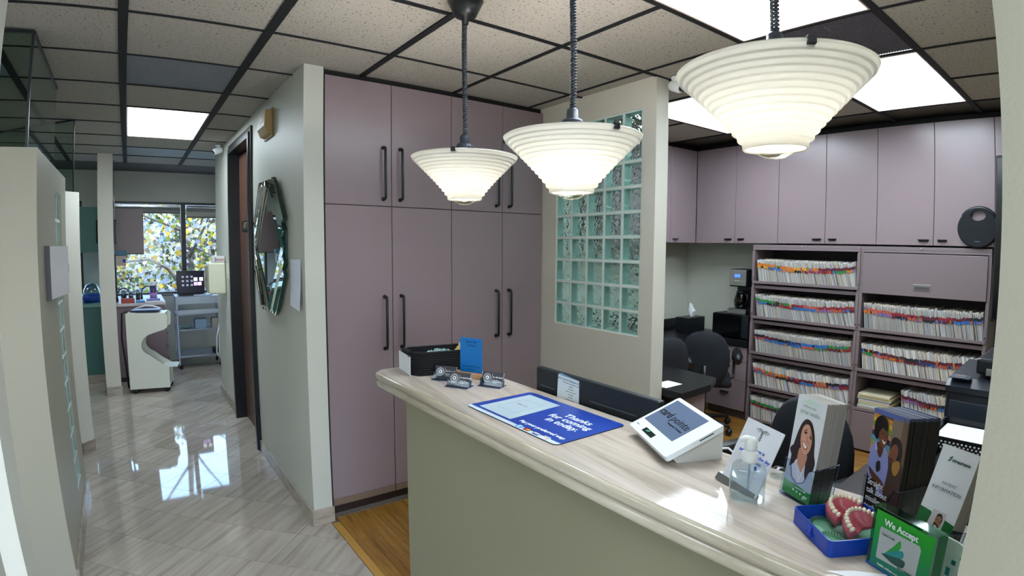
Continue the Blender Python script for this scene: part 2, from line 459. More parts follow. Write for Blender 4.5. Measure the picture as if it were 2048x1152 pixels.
# ---- ceiling
ce = struct(put('ceiling', B().box(-3.1, 5.2, -3.6, 8.9, 2.60, 2.66), mat('ceiling_deck', '#5a5650', 0.8)))
LIGHTS = [(1, 2, 3, 5), (3, 5, -3, -2), (6, 8, -3, -2), (6, 8, -1, 0),
          (0, 2, -6, -5), (0, 3, -9, -8), (-3, -2, 7, 8), (-4, -3, -2, 0), (3, 4, 6, 7), (0, 2, -8, -7), (-4, -2, -6, -5)]  # this row: added lights out of view, put in to brighten the rooms
def in_light(i, j):
    return any(a <= i < b and c <= j < d for a, b, c, d in LIGHTS)
tile_me = mesh_of(B().box(-G / 2 + 0.004, G / 2 - 0.004, -G / 2 + 0.004, G / 2 - 0.004, 0, 0.012), TILE)
GREYM = mat('grey_return_panel', '#73777c', 0.5)
DIFFG = mat('bluish_blank_panel', '#8d9aa3', 0.45)
for i in range(-4, 8):
    for j in range(-10, 8):
        if in_light(i, j): continue
        cx_, cy_ = (GX(i) + GX(i + 1)) / 2, (GY(j) + GY(j + 1)) / 2
        if j < -5: continue
        if (i, j) == (1, 1):
            b = B().box(GX(1) + .01, GX(2) - .01, GY(1) + .005, GY(2) - .005, 2.572, 2.584, bev=0.003)
            for k in range(14): b.box(GX(1) + .03, GX(2) - .03, GY(1) + .03 + k * .04, GY(1) + .042 + k * .04, 2.5695, 2.573)
            put('return_air_panel', b, GREYM, ce); continue
        if (i, j) in ((1, 6), (-1, 1), (2, 6)):
            put('blank_panel', B().box(GX(i) + .01, GX(i + 1) - .01, GY(j) + .005, GY(j + 1) - .005, 2.571, 2.584, bev=0.003), DIFFG, ce); continue
        if (i, j) == (5, -3):
            b = B().box(GX(5) + .01, GX(6) - .01, GY(-3) + .01, GY(-2) - .01, 2.578, 2.586)
            for k in range(44): b.box(GX(5) + .012 + k * .0133, GX(5) + .016 + k * .0133, GY(-3) + .012, GY(-2) - .012, 2.571, 2.576)
            for k in range(44): b.box(GX(5) + .012, GX(6) - .012, GY(-3) + .012 + k * .0133, GY(-3) + .016 + k * .0133, 2.571, 2.576)
            put('mesh_return_grille', b, mat('grille_grey', '#55535a', 0.5), ce); continue
        inst('ceiling_tile', tile_me, ce, T((cx_, cy_, 2.571)))
put('outer_tiles', B().box(-3, 4.95, -3.5, GY(-5), 2.5755, 2.583), TILE, ce)
def spans(ks, F):
    out = []
    for k in ks:
        if out and out[-1][1] == k: out[-1][1] = k + 1
        else: out.append([k, k + 1])
    return [(F(a), F(b_)) for a, b_ in out]
for i in range(-4, 9):
    w = 0.042 if i <= 2 else (0.032 if i == 3 else (0.02 if i == 4 else 0.012))
    js = [j for j in range(-10, 8) if not (in_light(i - 1, j) and in_light(i, j) and any(a < i < b_ and c <= j < d for a, b_, c, d in LIGHTS))]
    for y0_, y1_ in spans(js, GY): put('grid_runner', B().box(GX(i) - w / 2, GX(i) + w / 2, y0_, min(y1_, 8.6), 2.563, 2.572), GRID, ce)
for j in range(-10, 8):
    w = 0.010 if j > 0 else (0.014 if j == 0 else (0.022 if j == -1 else 0.036))
    is_ = [i for i in range(-4, 8) if not any(a <= i < b_ and c < j < d for a, b_, c, d in LIGHTS)]
    for x0_, x1_ in spans(is_, GX): put('grid_crossbar', B().box(max(x0_, -3), min(x1_, 4.95) if x1_ < GX(8) - .01 else 4.95, GY(j) - w / 2, GY(j) + w / 2, 2.5645, 2.5715), GRID, ce)

def luminous():
    M = bpy.data.materials.new('luminous_diffuser'); M.use_nodes = True
    n = M.node_tree.nodes; l = M.node_tree.links; p = n['Principled BSDF']
    p.inputs['Base Color'].default_value = (0.8, 0.85, 0.9, 1); p.inputs['Roughness'].default_value = 0.3
    t = n.new('ShaderNodeTexCoord'); wv = n.new('ShaderNodeTexWave'); wv.inputs['Scale'].default_value = 14; wv.bands_direction = 'X'
    l.new(t.outputs['Object'], wv.inputs['Vector'])
    mr = n.new('ShaderNodeMapRange'); mr.inputs[3].default_value = PANEL * 0.8; mr.inputs[4].default_value = PANEL * 1.1
    l.new(wv.outputs['Fac'], mr.inputs[0]); l.new(mr.outputs[0], p.inputs['Emission Strength'])
    p.inputs['Emission Color'].default_value = (0.79, 0.91, 1.0, 1)
    return M
LUM = luminous()
LL = ['lit ceiling light panel over the corridor floor', 'largest lit ceiling light panel, above the right pendant lamp', 'lit ceiling light panel right of the right pendant, over the file shelves',
      'lit ceiling light panel partly hidden behind the right pendant, beside the glass block wall', 
      'added unseen ceiling light behind the viewer on the left', 'added unseen ceiling light behind the viewer on the right', 'added unseen ceiling light over the far left room', 'added unseen ceiling light over the left waiting side', 'added unseen ceiling light over the hidden far right room', 'added unseen ceiling light over the waiting side left of the viewer', 'added unseen ceiling light over the waiting side near the viewer']
for (a, b_i, c, d), lab in zip(LIGHTS, LL):
    x0, x1, y0, y1 = GX(a) + .022, GX(b_i) - .022, GY(c) + .012, GY(d) - .012
    t = thing('ceiling_light', lab, 'ceiling light', ((x0 + x1) / 2, (y0 + y1) / 2, 2.57))
    bb = B(); f = 0.008
    bb.box(x0, x1, y0, y0 + f, 2.564, 2.575).box(x0, x1, y1 - f, y1, 2.564, 2.575).box(x0, x0 + f, y0 + f, y1 - f, 2.564, 2.575).box(x1 - f, x1, y0 + f, y1 - f, 2.564, 2.575)
    put('frame', bb, mat('light_frame', '#b79f92', 0.4), t)
    put('diffuser', B().box(x0 + f, x1 - f, y0 + f, y1 - f, 2.5715, 2.575), LUM, t)

# ---- walls
def wall(name, bb, m=WALL): return struct(put(name, bb, m))
wd = B()
wd.box(0.828, 0.936, 2.99, 4.40, 0, 2.6).box(0.828, 0.936, 5.38, 6.4, 0, 2.6).box(0.828, 0.936, 4.40, 5.38, 2.44, 2.6)
w_door = wall('wall_corridor', wd)
wg = B(); Y0, Y1, Z0, Z1 = 2.100, 2.851, 1.060, 2.405
wg.box(2.50, 2.61, 2.0, Y0, 0, 2.6).box(2.50, 2.61, Y1, 3.56, 0, 2.6).box(2.50, 2.61, Y0, Y1, 0, Z0).box(2.50, 2.61, Y0, Y1, Z1, 2.6)
w_glass = wall('wall_glass_block', wg, WALLB)
wall('wall_niche', B().box(0.936, 2.50, 3.46, 3.56, 0, 2.6))
wall('wall_office_back', B().box(4.95, 5.05, -0.02, 3.6, 0, 2.6))
wall('wall_office_far', B().box(2.61, 4.95, 3.5, 3.6, 0, 2.6))
wall('wall_front', B().box(0.75, 4.95, -0.03, 0.105, 0, 2.6), WALLC)
wall('wall_behind', B().box(-3.1, -1.6, -3.6, -3.5, 0, 2.6).box(2.2, 5.05, -3.6, -3.5, 0, 2.6).box(-1.6, 2.2, -3.6, -3.5, 0, .7).box(-1.6, 2.2, -3.6, -3.5, 2.35, 2.6))
struct(put('window_5', B().box(-1.6, 2.2, -3.58, -3.52, .7, .74).box(-1.6, 2.2, -3.58, -3.52, 2.31, 2.35).box(.27, .33, -3.58, -3.52, .74, 2.31), BRONZE), 'added unseen window behind the viewer, letting daylight in')  # opening and frame added out of view for daylight from behind
wall('wall_side', B().box(4.95, 5.05, -3.5, -0.03, 0, 2.6))
wall('wall_left', B().box(-3.1, -3.0, -3.5, 8.9, 0, 2.6))
wall('wall_far_right', B().box(2.61, 2.71, 3.6, 8.9, 0, 2.6))
wall('wall_jamb_left', B().box(-0.322, -0.277, 1.30, 1.42, 0, 2.6))
ww = B()
ww.box(-3, 2.61, 8.6, 8.75, 2.195, 2.6).box(-3, 2.61, 8.6, 8.75, 0, 0.93).box(-3, -1.6, 8.6, 8.75, 0.93, 2.195).box(-0.6, -0.22, 8.6, 8.75, 0.93, 2.195).box(1.6, 2.61, 8.6, 8.75, 0.93, 2.195)
wall('wall_window', ww)
lw = B()
lw.box(-3, -0.39, 2.9, 3.0, 0, 2.03).box(-0.5, -0.39, 3.0, 3.6, 0, 2.03).box(-0.5, -0.39, 3.9, 4.18, 0, 2.03)
lw.box(-0.5, -0.39, 3.6, 3.9, 0, 0.21).box(-0.5, -0.39, 3.6, 3.9, 1.9, 2.03)
wall('wall_half_left', lw, WALLC)
dg = B(); Md = T((-0.414, 4.966, 0)) @ Matrix.Rotation(R(45), 4, 'Z')
dg.box(-0.065, 0.065, 0, 1.5, 0, 2.01, M=Md)
wall('wall_half_diagonal', dg, mat('wall_paint_bright', '#d9d7cb', 0.5, bump=(140, 0.2)))
wall('wall_pillar', B().box(-0.322, -0.172, 6.81, 6.96, 0, 2.6), WALLB)
# glass above the half walls
def glass_panel(name, label, panes, bars):
    t = thing(name, label, 'glass panel', panes[0][6])
    for k, (x0, x1, y0, y1, z0, z1, _, Mx) in enumerate(panes):
        put('pane', B().box(x0, x1, y0, y1, z0, z1, M=Mx), glassy('clear_pane', '#dfe9e4', blend=0.01), t)
    for (x0, x1, y0, y1, z0, z1, Mx) in bars: put('edge_strip', B().box(x0, x1, y0, y1, z0, z1, M=Mx), BRONZE, t)
    return t
glass_panel('glass_partition', 'clear glass partition with dark edges above the near left half wall', [
    (-3, -0.447, 2.947, 2.953, 2.03, 2.56, (-0.44, 2.95, 2.03), None), (-0.445, -0.439, 2.95, 4.02, 2.03, 2.56, (0, 0, 0), None)],
    [(-3, -0.44, 2.942, 2.958, 2.548, 2.563, None), (-0.450, -0.434, 2.958, 4.02, 2.55, 2.563, None), (-0.448, -0.436, 2.944, 2.956, 2.03, 2.548, None)])
Mg = T((-0.405, 4.998, 0)) @ Matrix.Rotation(R(45), 4, 'Z')
glass_panel('glass_partition', 'clear glass partition with dark top edge above the diagonal half wall', [
    (-0.003, 0.003, 0.01, 1.5, 2.01, 2.56, (-0.405, 4.998, 2.01), Mg)],
    [(-0.008, 0.008, 0, 1.5, 2.55, 2.563, Mg), (-0.004, 0.004, 0.0, 0.008, 2.01, 2.55, Mg)])

# glass blocks
def glass_block_me(w, h, d):
    b = B(); b.box(-d / 2, d / 2, -w / 2, w / 2, -h / 2, h / 2, bev=0.006)
    return b
GB = bpy.data.materials.new('wavy_glass'); GB.use_nodes = True
n = GB.node_tree.nodes; l = GB.node_tree.links; p = n['Principled BSDF']
p.inputs['Base Color'].default_value = srgb('#cdeae3'); p.inputs['Transmission Weight'].default_value = 1.0; p.inputs['Roughness'].default_value = 0.04; p.inputs['IOR'].default_value = 1.42
t_ = n.new('ShaderNodeTexCoord'); no = n.new('ShaderNodeTexNoise'); no.inputs['Scale'].default_value = 22; no.inputs['Detail'].default_value = 1.5; no.inputs['Distortion'].default_value = 1.2
l.new(t_.outputs['Object'], no.inputs['Vector']); bp = n.new('ShaderNodeBump'); bp.inputs['Strength'].default_value = 0.9; bp.inputs['Distance'].default_value = 0.012
l.new(no.outputs['Fac'], bp.inputs['Height']); l.new(bp.outputs[0], p.inputs['Normal'])
GBR = mat('glass_block_rim', '#bcdad2', 0.25)
MORTAR = mat('white_mortar', '#dfe3dc', 0.6)
def block_window(idx, x0, x1, y0, y1, z0, z1, ny, nz, lab):
    w = struct(put('window_%d' % idx, mortar(x0, x1, y0, y1, z0, z1, ny, nz), MORTAR), lab)
    py, pz = (y1 - y0) / ny, (z1 - z0) / nz; jo = 0.010
    body = mesh_of(glass_block_me(py - jo, pz - jo, (x1 - x0) * 0.86), GB)
    rb = B(); d = (x1 - x0) * 0.86 / 2 + 0.001; hw, hh = (py - jo) / 2, (pz - jo) / 2; e = 0.006
    for (a, b_, c, d_) in ((-hw, hw, -hh, -hh + e), (-hw, hw, hh - e, hh), (-hw, -hw + e, -hh + e, hh - e), (hw - e, hw, -hh + e, hh - e)):
        rb.box(-d, d, a, b_, c, d_)
    rim = mesh_of(rb, GBR)
    for i in range(ny):
        for k in range(nz):
            M = T(((x0 + x1) / 2, y0 + py * (i + .5), z0 + pz * (k + .5)))
            g = inst('glass_block', body, w, M)
            r = bpy.data.objects.new('block_rim', rim); COL.objects.link(r); r.parent = g
    return w
def mortar(x0, x1, y0, y1, z0, z1, ny, nz):
    b = B(); py, pz = (y1 - y0) / ny, (z1 - z0) / nz; m_ = 0.005; xa, xb = x0 + 0.006, x1 - 0.006
    for i in range(ny + 1):
        y = y0 + py * i; b.box(xa + .0007, xb - .0007, max(y - m_, y0), min(y + m_, y1), z0, z1)
    for k in range(nz + 1):
        z = z0 + pz * k; b.box(xa, xb, y0, y1, max(z - m_, z0), min(z + m_, z1))
    return b
block_window(1, 2.50, 2.61, Y0, Y1, Z0, Z1, 5, 9, 'glass block window in the wall behind the desk')
block_window(2, -0.5, -0.39, 3.6, 3.9, 0.21, 1.9, 2, 11, 'narrow glass block strip in the left half wall')

# baseboards of stone pieces
def baseboard(name, runs, h=0.095, th=0.013):
    root = struct(put(name, B().box(0, 0.001, 0, 0.001, 0, 0.001, M=T((runs[0][0], runs[0][1], 0.0))), BASEST))
    for (xa, ya, xb, yb) in runs:
        L = math.hypot(xb - xa, yb - ya); a = math.atan2(yb - ya, xb - xa); n_ = max(1, round(L / 0.6))
        for k in range(n_):
            s0, s1 = L * k / n_ + 0.0008, L * (k + 1) / n_ - 0.0008
            b = B().box(-(s1 - s0) / 2, (s1 - s0) / 2, 0, th, 0, h, bev=0.0015, seg=1)
            inst('baseboard_stone', mesh_of(b, BASEST), root, T((xa, ya, 0.0)) @ Matrix.Rotation(a, 4, 'Z') @ T(((s0 + s1) / 2, 0, 0)))
    return root
baseboard('baseboard_corridor', [(0.828, 2.99, 0.828, 4.355), (0.828, 5.425, 0.828, 6.4), (0.945, 2.99, 0.815, 2.99), (0.828, 6.4, 0.936, 6.4)])
baseboard('baseboard_left', [(-0.39, 4.18, -0.39, 2.9), (-0.39, 2.9, -0.9, 2.9)][:1])
baseboard('baseboard_diagonal', [(-0.460, 4.920, -0.368, 5.012)][::-1], th=-0.013)
baseboard('baseboard_pillar', [(-0.322, 6.81, -0.172, 6.81), (-0.172, 6.81, -0.172, 6.96)], th=-0.012)

# windows at the far end
def window(idx, x0, x1, mull, lab):
    w = struct(put('window_%d' % idx, B().box(x0, x1, 8.615, 8.70, 2.165, 2.195).box(x0, x1, 8.615, 8.70, 0.93, 0.955).box(x0, x0 + .03, 8.615, 8.70, .955, 2.165).box(x1 - .03, x1, 8.615, 8.70, .955, 2.165), BRONZE), lab)
    for mx in mull: put('mullion', B().box(mx - .03, mx + .03, 8.60, 8.70, 0.955, 2.165), BRONZE, w)
    xs = [x0 + .03] + mull + [x1 - .03]
    for a, b in zip(xs[:-1], xs[1:]):
        put('pane', B().box(a, b, 8.655, 8.661, 0.955, 2.165), glassy('window_pane', '#eef4f2', gloss=.1), w)
    put('sill', B().box(x0, x1, 8.575, 8.615, 0.905, 0.932, bev=.003), mat('sill', '#6f6f68', .4), w)
    return w
window(3, -0.22, 1.6, [0.68], 'wide dark framed window at the far end of the corridor')
window(4, -1.6, -0.6, [], 'narrow far window left of the pillar')
def shade(x0, x1, zlo, lab):
    t = thing('roller_shade', lab, 'window shade', ((x0 + x1) / 2, 8.56, 2.10))
    put('head_rail', B().box(x0, x1, 8.55, 8.60, 2.125, 2.150, bev=.004), CHROME, t)
    put('shade_roll', B().tube([(x0, 8.565, 2.095), (x1, 8.565, 2.095)], 0.026, 14), mat('shade_cloth', '#8d9087', 0.7), t)
    put('shade_cloth', B().box(x0, x1, 8.59, 8.594, zlo, 2.10), mat('shade_cloth_pale', '#b6b8ad', 0.7), t)
    put('bottom_bar', B().box(x0, x1, 8.582, 8.60, zlo - .02, zlo), mat('shade_bar', '#6d6e66', 0.5), t)
shade(-0.2, 0.64, 2.055, 'rolled pale window shade left of the window bar')
shade(0.72, 1.55, 2.0, 'rolled pale window shade right of the window bar')

# door in the corridor wall
d1 = struct(put('door_1', B().box(0.895, 0.93, 4.445, 5.335, 0.01, 2.405, bev=.002), DOORW), 'dark walnut flush door in the corridor wall')
fr = B(); fr.box(0.80, 0.936, 4.40, 4.44, 0, 2.41).box(0.80, 0.936, 5.34, 5.38, 0, 2.41).box(0.80, 0.936, 4.40, 5.38, 2.41, 2.45)
fr.box(0.812, 0.828, 4.36, 4.41, 0, 2.49).box(0.812, 0.828, 5.37, 5.42, 0, 2.49).box(0.812, 0.828, 4.41, 5.37, 2.44, 2.49)
put('door_frame', fr, BLACK, d1)
pl = put('door_plaque', B().box(0.885, 0.895, 4.83, 5.18, 1.718, 1.808, bev=.003), mat('plaque_black', '#191713', 0.4), d1)
text('lettering', 'EXIT', 0.075, mat('bronze_ink', '#9c8a6a', 0.4), pl, Matrix.Translation((0.8845, 5.01, 1.763)) @ Matrix.Rotation(R(-90), 4, 'Z') @ XZ)
hb = B(); hb.lathe([(0.0, 0), (0.026, 0), (0.026, .008), (0.012, .014), (0.012, .04), (0.026, .05), (0.028, .065), (0.018, .078), (0, .08)], seg=18, M=T((0.895, 5.26, 0.96)) @ Matrix.Rotation(R(-90), 4, 'Y'))
hb.bm.free()


# ================================================================== CABINETS
def d_handle(x, y, z0, z1, dirv=(0, -1), out=0.035):
    """long bar handle standing off a door"""
    b = B(); dx, dy = dirv; r = 0.0078; c = 0.014
    pts = [(x, y, z0)]
    for a in range(0, 91, 30): pts.append((x + dx * (out - c + c * sin(R(a))), y + dy * (out - c + c * sin(R(a))), z0 + c - c * cos(R(a))))
    for a in range(90, -1, -30): pts.append((x + dx * (out - c + c * sin(R(a))), y + dy * (out - c + c * sin(R(a))), z1 - c + c * cos(R(a))))
    pts.append((x, y, z1))
    b.tube(pts, r, 8)
    for z in (z0, z1): b.tube([(x, y, z), (x + dx * .004, y + dy * .004, z)], 0.012, 10)
    return b
def tall_unit(x0, xm, x1, lab, g='tall mauve cupboards'):
    t = thing('tall_cupboard', lab, 'cabinet', ((x0 + x1) / 2, 3.2, 0), group=g)
    gp = 0.002
    put('body', B().box(x0, x1, 3.021, 3.45, 0.085, 2.535), mat('cabinet_core', '#4d3f42', .5), t)
    put('toe_kick', B().box(x0, x1, 3.06, 3.08, 0, 0.085), mat('toe_kick_brown', '#3a2b26', .5), t)
    put('top_filler', B().box(x0, x1, 3.03, 3.06, 2.535, 2.571), DARKGAP, t)
    for (a, b_, hx) in ((x0, xm, xm - 0.052), (xm, x1, xm + 0.055)):
        for (z0, z1, h0, h1) in ((1.828, 2.535, 1.868, 2.165), (0.125, 1.824, 0.985, 1.295)):
            d = put('door', B().box(a + gp, b_ - gp, 3.0, 3.02, z0, z1, bev=0.0015, seg=1), MAUVE, t)
            put('handle', d_handle(hx, 3.0, h0, h1), BLACK, d)
        put('bottom_rail', B().box(a + gp, b_ - gp, 3.0, 3.02, 0.083, 0.124, bev=0.001, seg=1), mat('rail_brown', '#7a6658', .4), t)
tall_unit(0.945, 1.342, 1.748, 'left tall mauve cupboard with long black bar handles, next to the corridor wall')
tall_unit(1.748, 2.146, 2.497, 'right tall mauve cupboard with long black bar handles, next to the glass block wall')
struct(put('trim_1', B().box(0.936, 0.943, 2.995, 3.03, 0, 2.571), DARKGAP))
struct(put('trim_2', B().box(0.945, 2.497, 3.045, 3.059, 0.0, 0.012).box(0.945, 2.497, 3.02, 3.045, 0.0, 0.006), mat('vinyl_edge', '#6f665f', .4)))

def edge_pull(x, y0, y1, z, dirv=-1):
    """small dark pull, half-round lip along y"""
    b = B(); n_ = 8
    ys = [y0 + (y1 - y0) * k / n_ for k in range(n_ + 1)]
    b.box(x - 0.004, x, y0 + .004, y1 - .004, z - .011, z + .004)
    pts = [(x - 0.004 - 0.018 * math.sin(pi * k / n_) ** 0.5, yy, z + 0.003) for k, yy in enumerate(ys)]
    b.tube(pts, 0.0045, 6)
    b.prism([(p[0], p[1]) for p in pts], z - .001, z + .005)
    return b
def upper_unit(y0, ym, y1, lab, two=True):
    t = thing('wall_cupboard', lab, 'cabinet', (4.8, (y0 + y1) / 2, 1.64), group='mauve wall cupboards over the file shelves')
    put('body', B().box(4.622, 4.949, y0 + .001, y1 - .001, 1.645, 2.50), mat('cabinet_core', '#4d3f42', .5), t)
    put('top_filler', B().box(4.63, 4.66, y0, y1, 2.50, 2.571), DARKGAP, t)
    ds = ((y0, ym, ym - 0.095, ym - 0.03), (ym, y1, ym + 0.03, ym + 0.105)) if two else ((y0, y1, y0 + .03, y0 + .1),)
    for (a, b_, h0, h1) in ds:
        d = put('door', B().box(4.60, 4.62, a + .0018, b_ - .0018, 1.64, 2.53, bev=.0015, seg=1), MAUVE, t)
        put('handle', edge_pull(4.60, h0, h1, 1.677), BLACK, d)
upper_unit(2.334, 2.748, 3.168, 'mauve wall cupboard farthest left, above the coffee maker')
upper_unit(1.517, 1.922, 2.334, 'middle mauve wall cupboard above the left file shelves')
upper_unit(0.690, 1.103, 1.517, 'mauve wall cupboard behind the round black speaker')
upper_unit(0.29, 0.5, 0.690, 'mauve wall cupboard at the right edge beside the wall', False)
t = thing('wall_cupboard', 'mauve wall cupboard on the far wall beyond the glass block wall', 'cabinet', (4.2, 3.3, 1.64), group='mauve wall cupboards over the file shelves')
put('body', B().box(3.4, 4.598, 3.19, 3.499, 1.645, 2.50), mat('cabinet_core', '#4d3f42', .5), t)
put('top_filler', B().box(3.4, 4.598, 3.2, 3.23, 2.50, 2.571), DARKGAP, t)
for a, b_ in ((3.4, 3.8), (3.8, 4.2), (4.2, 4.598)):
    d = put('door', B().box(a + .002, b_ - .002, 3.17, 3.19, 1.64, 2.53, bev=.0015, seg=1), MAUVE, t)
    put('handle', d_handle(b_ - .36, 3.17, 1.67, 1.672, out=.02) if False else B().box(a + .03, a + .1, 3.15, 3.17, 1.672, 1.68, bev=.002), BLACK, d)

# ---- file shelving
YL0, YL1, YR0, YR1 = 1.628, 2.560, 0.700, 1.626
LIPS = [1.295, 0.980, 0.658, 0.352, 0.045]
def file_unit(y0, y1, lab, lips, doors, base):
    t = thing('file_shelving', lab, 'file cabinet', (4.75, (y0 + y1) / 2, 0), group='mauve steel file shelving units')
    put('side_panel', B().box(4.60, 4.945, y0, y0 + .022, 0, 1.60), MAUVEM, t)
    put('side_panel', B().box(4.60, 4.945, y1 - .022, y1, 0, 1.60), MAUVEM, t)
    put('top_panel', B().box(4.598, 4.945, y0, y1, 1.60, 1.626, bev=.002), MAUVEM, t)
    put('header', B().box(4.596, 4.612, y0 + .001, y1 - .001, 1.582, 1.6), MAUVEM, t)
    put('back_panel', B().box(4.93, 4.945, y0 + .022, y1 - .022, 0.0, 1.60), mat('shelf_back_dark', '#3c3538', .6), t)
    put('lock', B().lathe([(0, 0), (.007, 0), (.007, .006), (0, .007)], seg=12, M=T((4.598, (y0 + y1) / 2 + .02, 1.612)) @ Matrix.Rotation(R(-90), 4, 'Y')), CHROME, t)
    for z in lips:
        put('shelf', B().box(4.605, 4.93, y0 + .022, y1 - .022, z - .014, z - .004), MAUVEM, t)
        s_ = put('shelf_lip', B().box(4.592, 4.604, y0 + .006, y1 - .006, z - .014, z + .010, bev=.002), MAUVEM, t)
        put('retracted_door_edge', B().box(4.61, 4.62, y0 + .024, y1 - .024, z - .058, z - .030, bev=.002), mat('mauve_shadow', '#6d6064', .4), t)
        for yy in (y0 + .012, y1 - .012):
            put('glide_stop', B().lathe([(0, 0), (.006, 0), (.006, .006), (0, .006)], seg=8, M=T((4.598, yy, z + .03)) @ Matrix.Rotation(R(-90), 4, 'Y')), BLACKP, t)
            put('post', B().box(4.592, 4.604, yy - .011, yy + .011, z + .012, z + .27), MAUVEM, t)
    for (za, zb) in doors:
        d = put('flip_door', B().box(4.585, 4.60, y0 + .022, y1 - .02, za, zb, bev=.003), MAUVEM, t)
        yc = (y0 + y1) / 2
        if zb - za > .28 and za > 1:
            put('recessed_pull', B().box(4.581, 4.586, yc - .063, yc + .063, za + .045, za + .093, bev=.002), STEEL, d)
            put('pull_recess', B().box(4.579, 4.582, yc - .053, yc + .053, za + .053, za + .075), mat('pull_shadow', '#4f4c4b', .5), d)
    return t
fu1 = file_unit(YL0, YL1, 'left open file shelving with five rows of charts', LIPS, [], 0)
fu2 = file_unit(YR0, YR1, 'right file shelving with a closed flip door on top', LIPS[1:3] + [0.345], [(1.262, 1.575), (0.02, 0.325)], 0)

# chart folders
FP = [mat('folder_white', '#d3d0cb', .8), mat('folder_grey', '#b5afa8', .8), mat('folder_cream', '#c9bfaf', .8), mat('folder_bluegrey', '#aeb2ba', .8)]
TABC = dict(o='#c9752c', r='#8f2a33', g='#2f8244', b='#2f6fb8', k='#23242c', n='#27457f', w='#8b6aa0', l='#d79a35', m='#5c2333', t='#b85a4a')
TABN = dict(o='orange', r='red', g='green', b='blue', k='black', n='navy', w='purple', l='yellow', m='maroon', t='brick')
TABM = {k: mat('tab_' + k, v, .55) for k, v in TABC.items()}
def folder_me(th, h, v):
    b = B(); b.box(0, .24, -th / 2, th / 2, 0, h, bev=0)
    b.mi = 1
    for q in range(int(th / .0022)): b.box(-.002 - .002 * (q % 2), 0.002, -th / 2 + .0004 + q * .0022, -th / 2 + .0014 + q * .0022, .002, h * (0.96 - .03 * ((q * 7 + v) % 3)))
    return mesh_of(b, [FP[v % 4], FP[(v + 1) % 4]])
FOLD = [(th, [folder_me(th, h, v) for v, h in enumerate((.206, .214, .21, .202))]) for th in (.009, .0125, .017)]
def tab_me(c1, c2, th, z):
    b = B(); b.box(-.007, -.0005, -th / 2 - .0007, th / 2 + .0007, z, z + .022); b.mi = 1
    b.box(-.0065, -.0005, -th / 2 - .0005, th / 2 + .0005, z - .020, z - .001)
    return mesh_of(b, [TABM[c1], TABM[c2]])
TCACHE = {}
stuffB = B(); STMATS = FP + [TABM[k] for k in TABM]
TK = list(TABM)
def row(y0, y1, z, scheme, lean, seed, label, group, indiv, step=.0142):
    rnd = random.Random(seed); y = y1 - .02; cnt = 0; L = y1 - y0
    while y > y0 + .02:
        th, mes = rnd.choices(FOLD, (5, 4, 1))[0]
        fr = (y1 - y) / L
        k = min(int(fr * len(scheme)), len(scheme) - 1); c1, c2 = scheme[k]
        if rnd.random() < .12: c1 = rnd.choice('orgbkm')
        if rnd.random() < .25: c2 = rnd.choice('wrbkot')
        a = R(lean * (0.5 + .5 * min(1, max(0, (fr - .0) * 3))) + rnd.uniform(-1.5, 1.5))
        if y - .21 * sin(a) < y0 + .008: a = math.asin(max(0.0, min(1, (y - y0 - .008) / .21)))
        M = T((4.607 + rnd.uniform(-.004, .006), y - (.21 * math.sin(a)), z)) @ Matrix.Rotation(-a, 4, 'X')
        zt = .155 + rnd.uniform(-.006, .004) - .028 * sin(fr * 3.1) * (1 if lean > 8 else .3)
        if indiv:
            f = bpy.data.objects.new('chart_folder', rnd.choice(mes)); COL.objects.link(f); f.matrix_world = M; MW[f.name] = M
            tag(f, 'white chart folder with %s tab over %s tab, %s' % (TABN[c1], TABN[c2], label), 'folder', group)
            key = (c1, c2, th, round(zt * 200) / 200)
            if key not in TCACHE: TCACHE[key] = tab_me(c1, c2, th, key[3])
            tb = bpy.data.objects.new('colour_tab', TCACHE[key]); COL.objects.link(tb); tb.parent = f
        else:
            stuffB.mi = rnd.randrange(4); stuffB.box(0, .24, -th / 2, th / 2, 0, rnd.uniform(.2, .214), M=M)
            stuffB.mi = 4 + TK.index(c1); stuffB.box(-.006, -.0005, -th / 2 - .0005, th / 2 + .0005, zt, zt + .022, M=M)
            stuffB.mi = 4 + TK.index(c2); stuffB.box(-.006, -.0005, -th / 2 - .0005, th / 2 + .0005, zt - .02, zt - .001, M=M)
        y -= th / math.cos(a) + .0012; cnt += 1
    return cnt
cn = 0
cn += row(YL0 + .022, YL1 - .022, 1.292, [('o', 'l'), ('o', 'b'), ('o', 'o'), ('l', 'k'), ('o', 'r'), ('m', 'r'), ('m', 'g'), ('m', 'o')], 15, 1, 'top row of left shelves', 'charts on the top row of the left file shelving', True)
cn += row(YL0 + .022, YL1 - .022, 0.977, [('g', 'b'), ('g', 'k'), ('g', 'r'), ('r', 'b'), ('t', 'b'), ('r', 'w'), ('r', 't'), ('r', 'm')], 16, 2, 'second row of left shelves', 'charts on the second row of the left file shelving', True)
cn += row(YL0 + .022, YL1 - .022, 0.655, [('k', 't'), ('m', 'b'), ('k', 'b'), ('n', 'b'), ('b', 't'), ('b', 'g'), ('g', 'm'), ('g', 'r')], 13, 3, 'third row of left shelves', 'charts on the third row of the left file shelving', True)
cn += row(YR0 + .022, YR1 - .022, 0.977, [('t', 'o'), ('t', 'w'), ('r', 'k'), ('r', 't'), ('m', 'k'), ('r', 'm'), ('m', 'b'), ('k', 'b')], 11, 4, 'row under flip door', 'charts on the upper open row of the right file shelving', True)
row(YL0 + .022, YL1 - .022, 0.349, [('t', 'b'), ('o', 't'), ('o', 'k'), ('r', 'm'), ('m', 'b'), ('o', 't'), ('k', 'w'), ('m', 'r')], 17, 5, '', '', False)
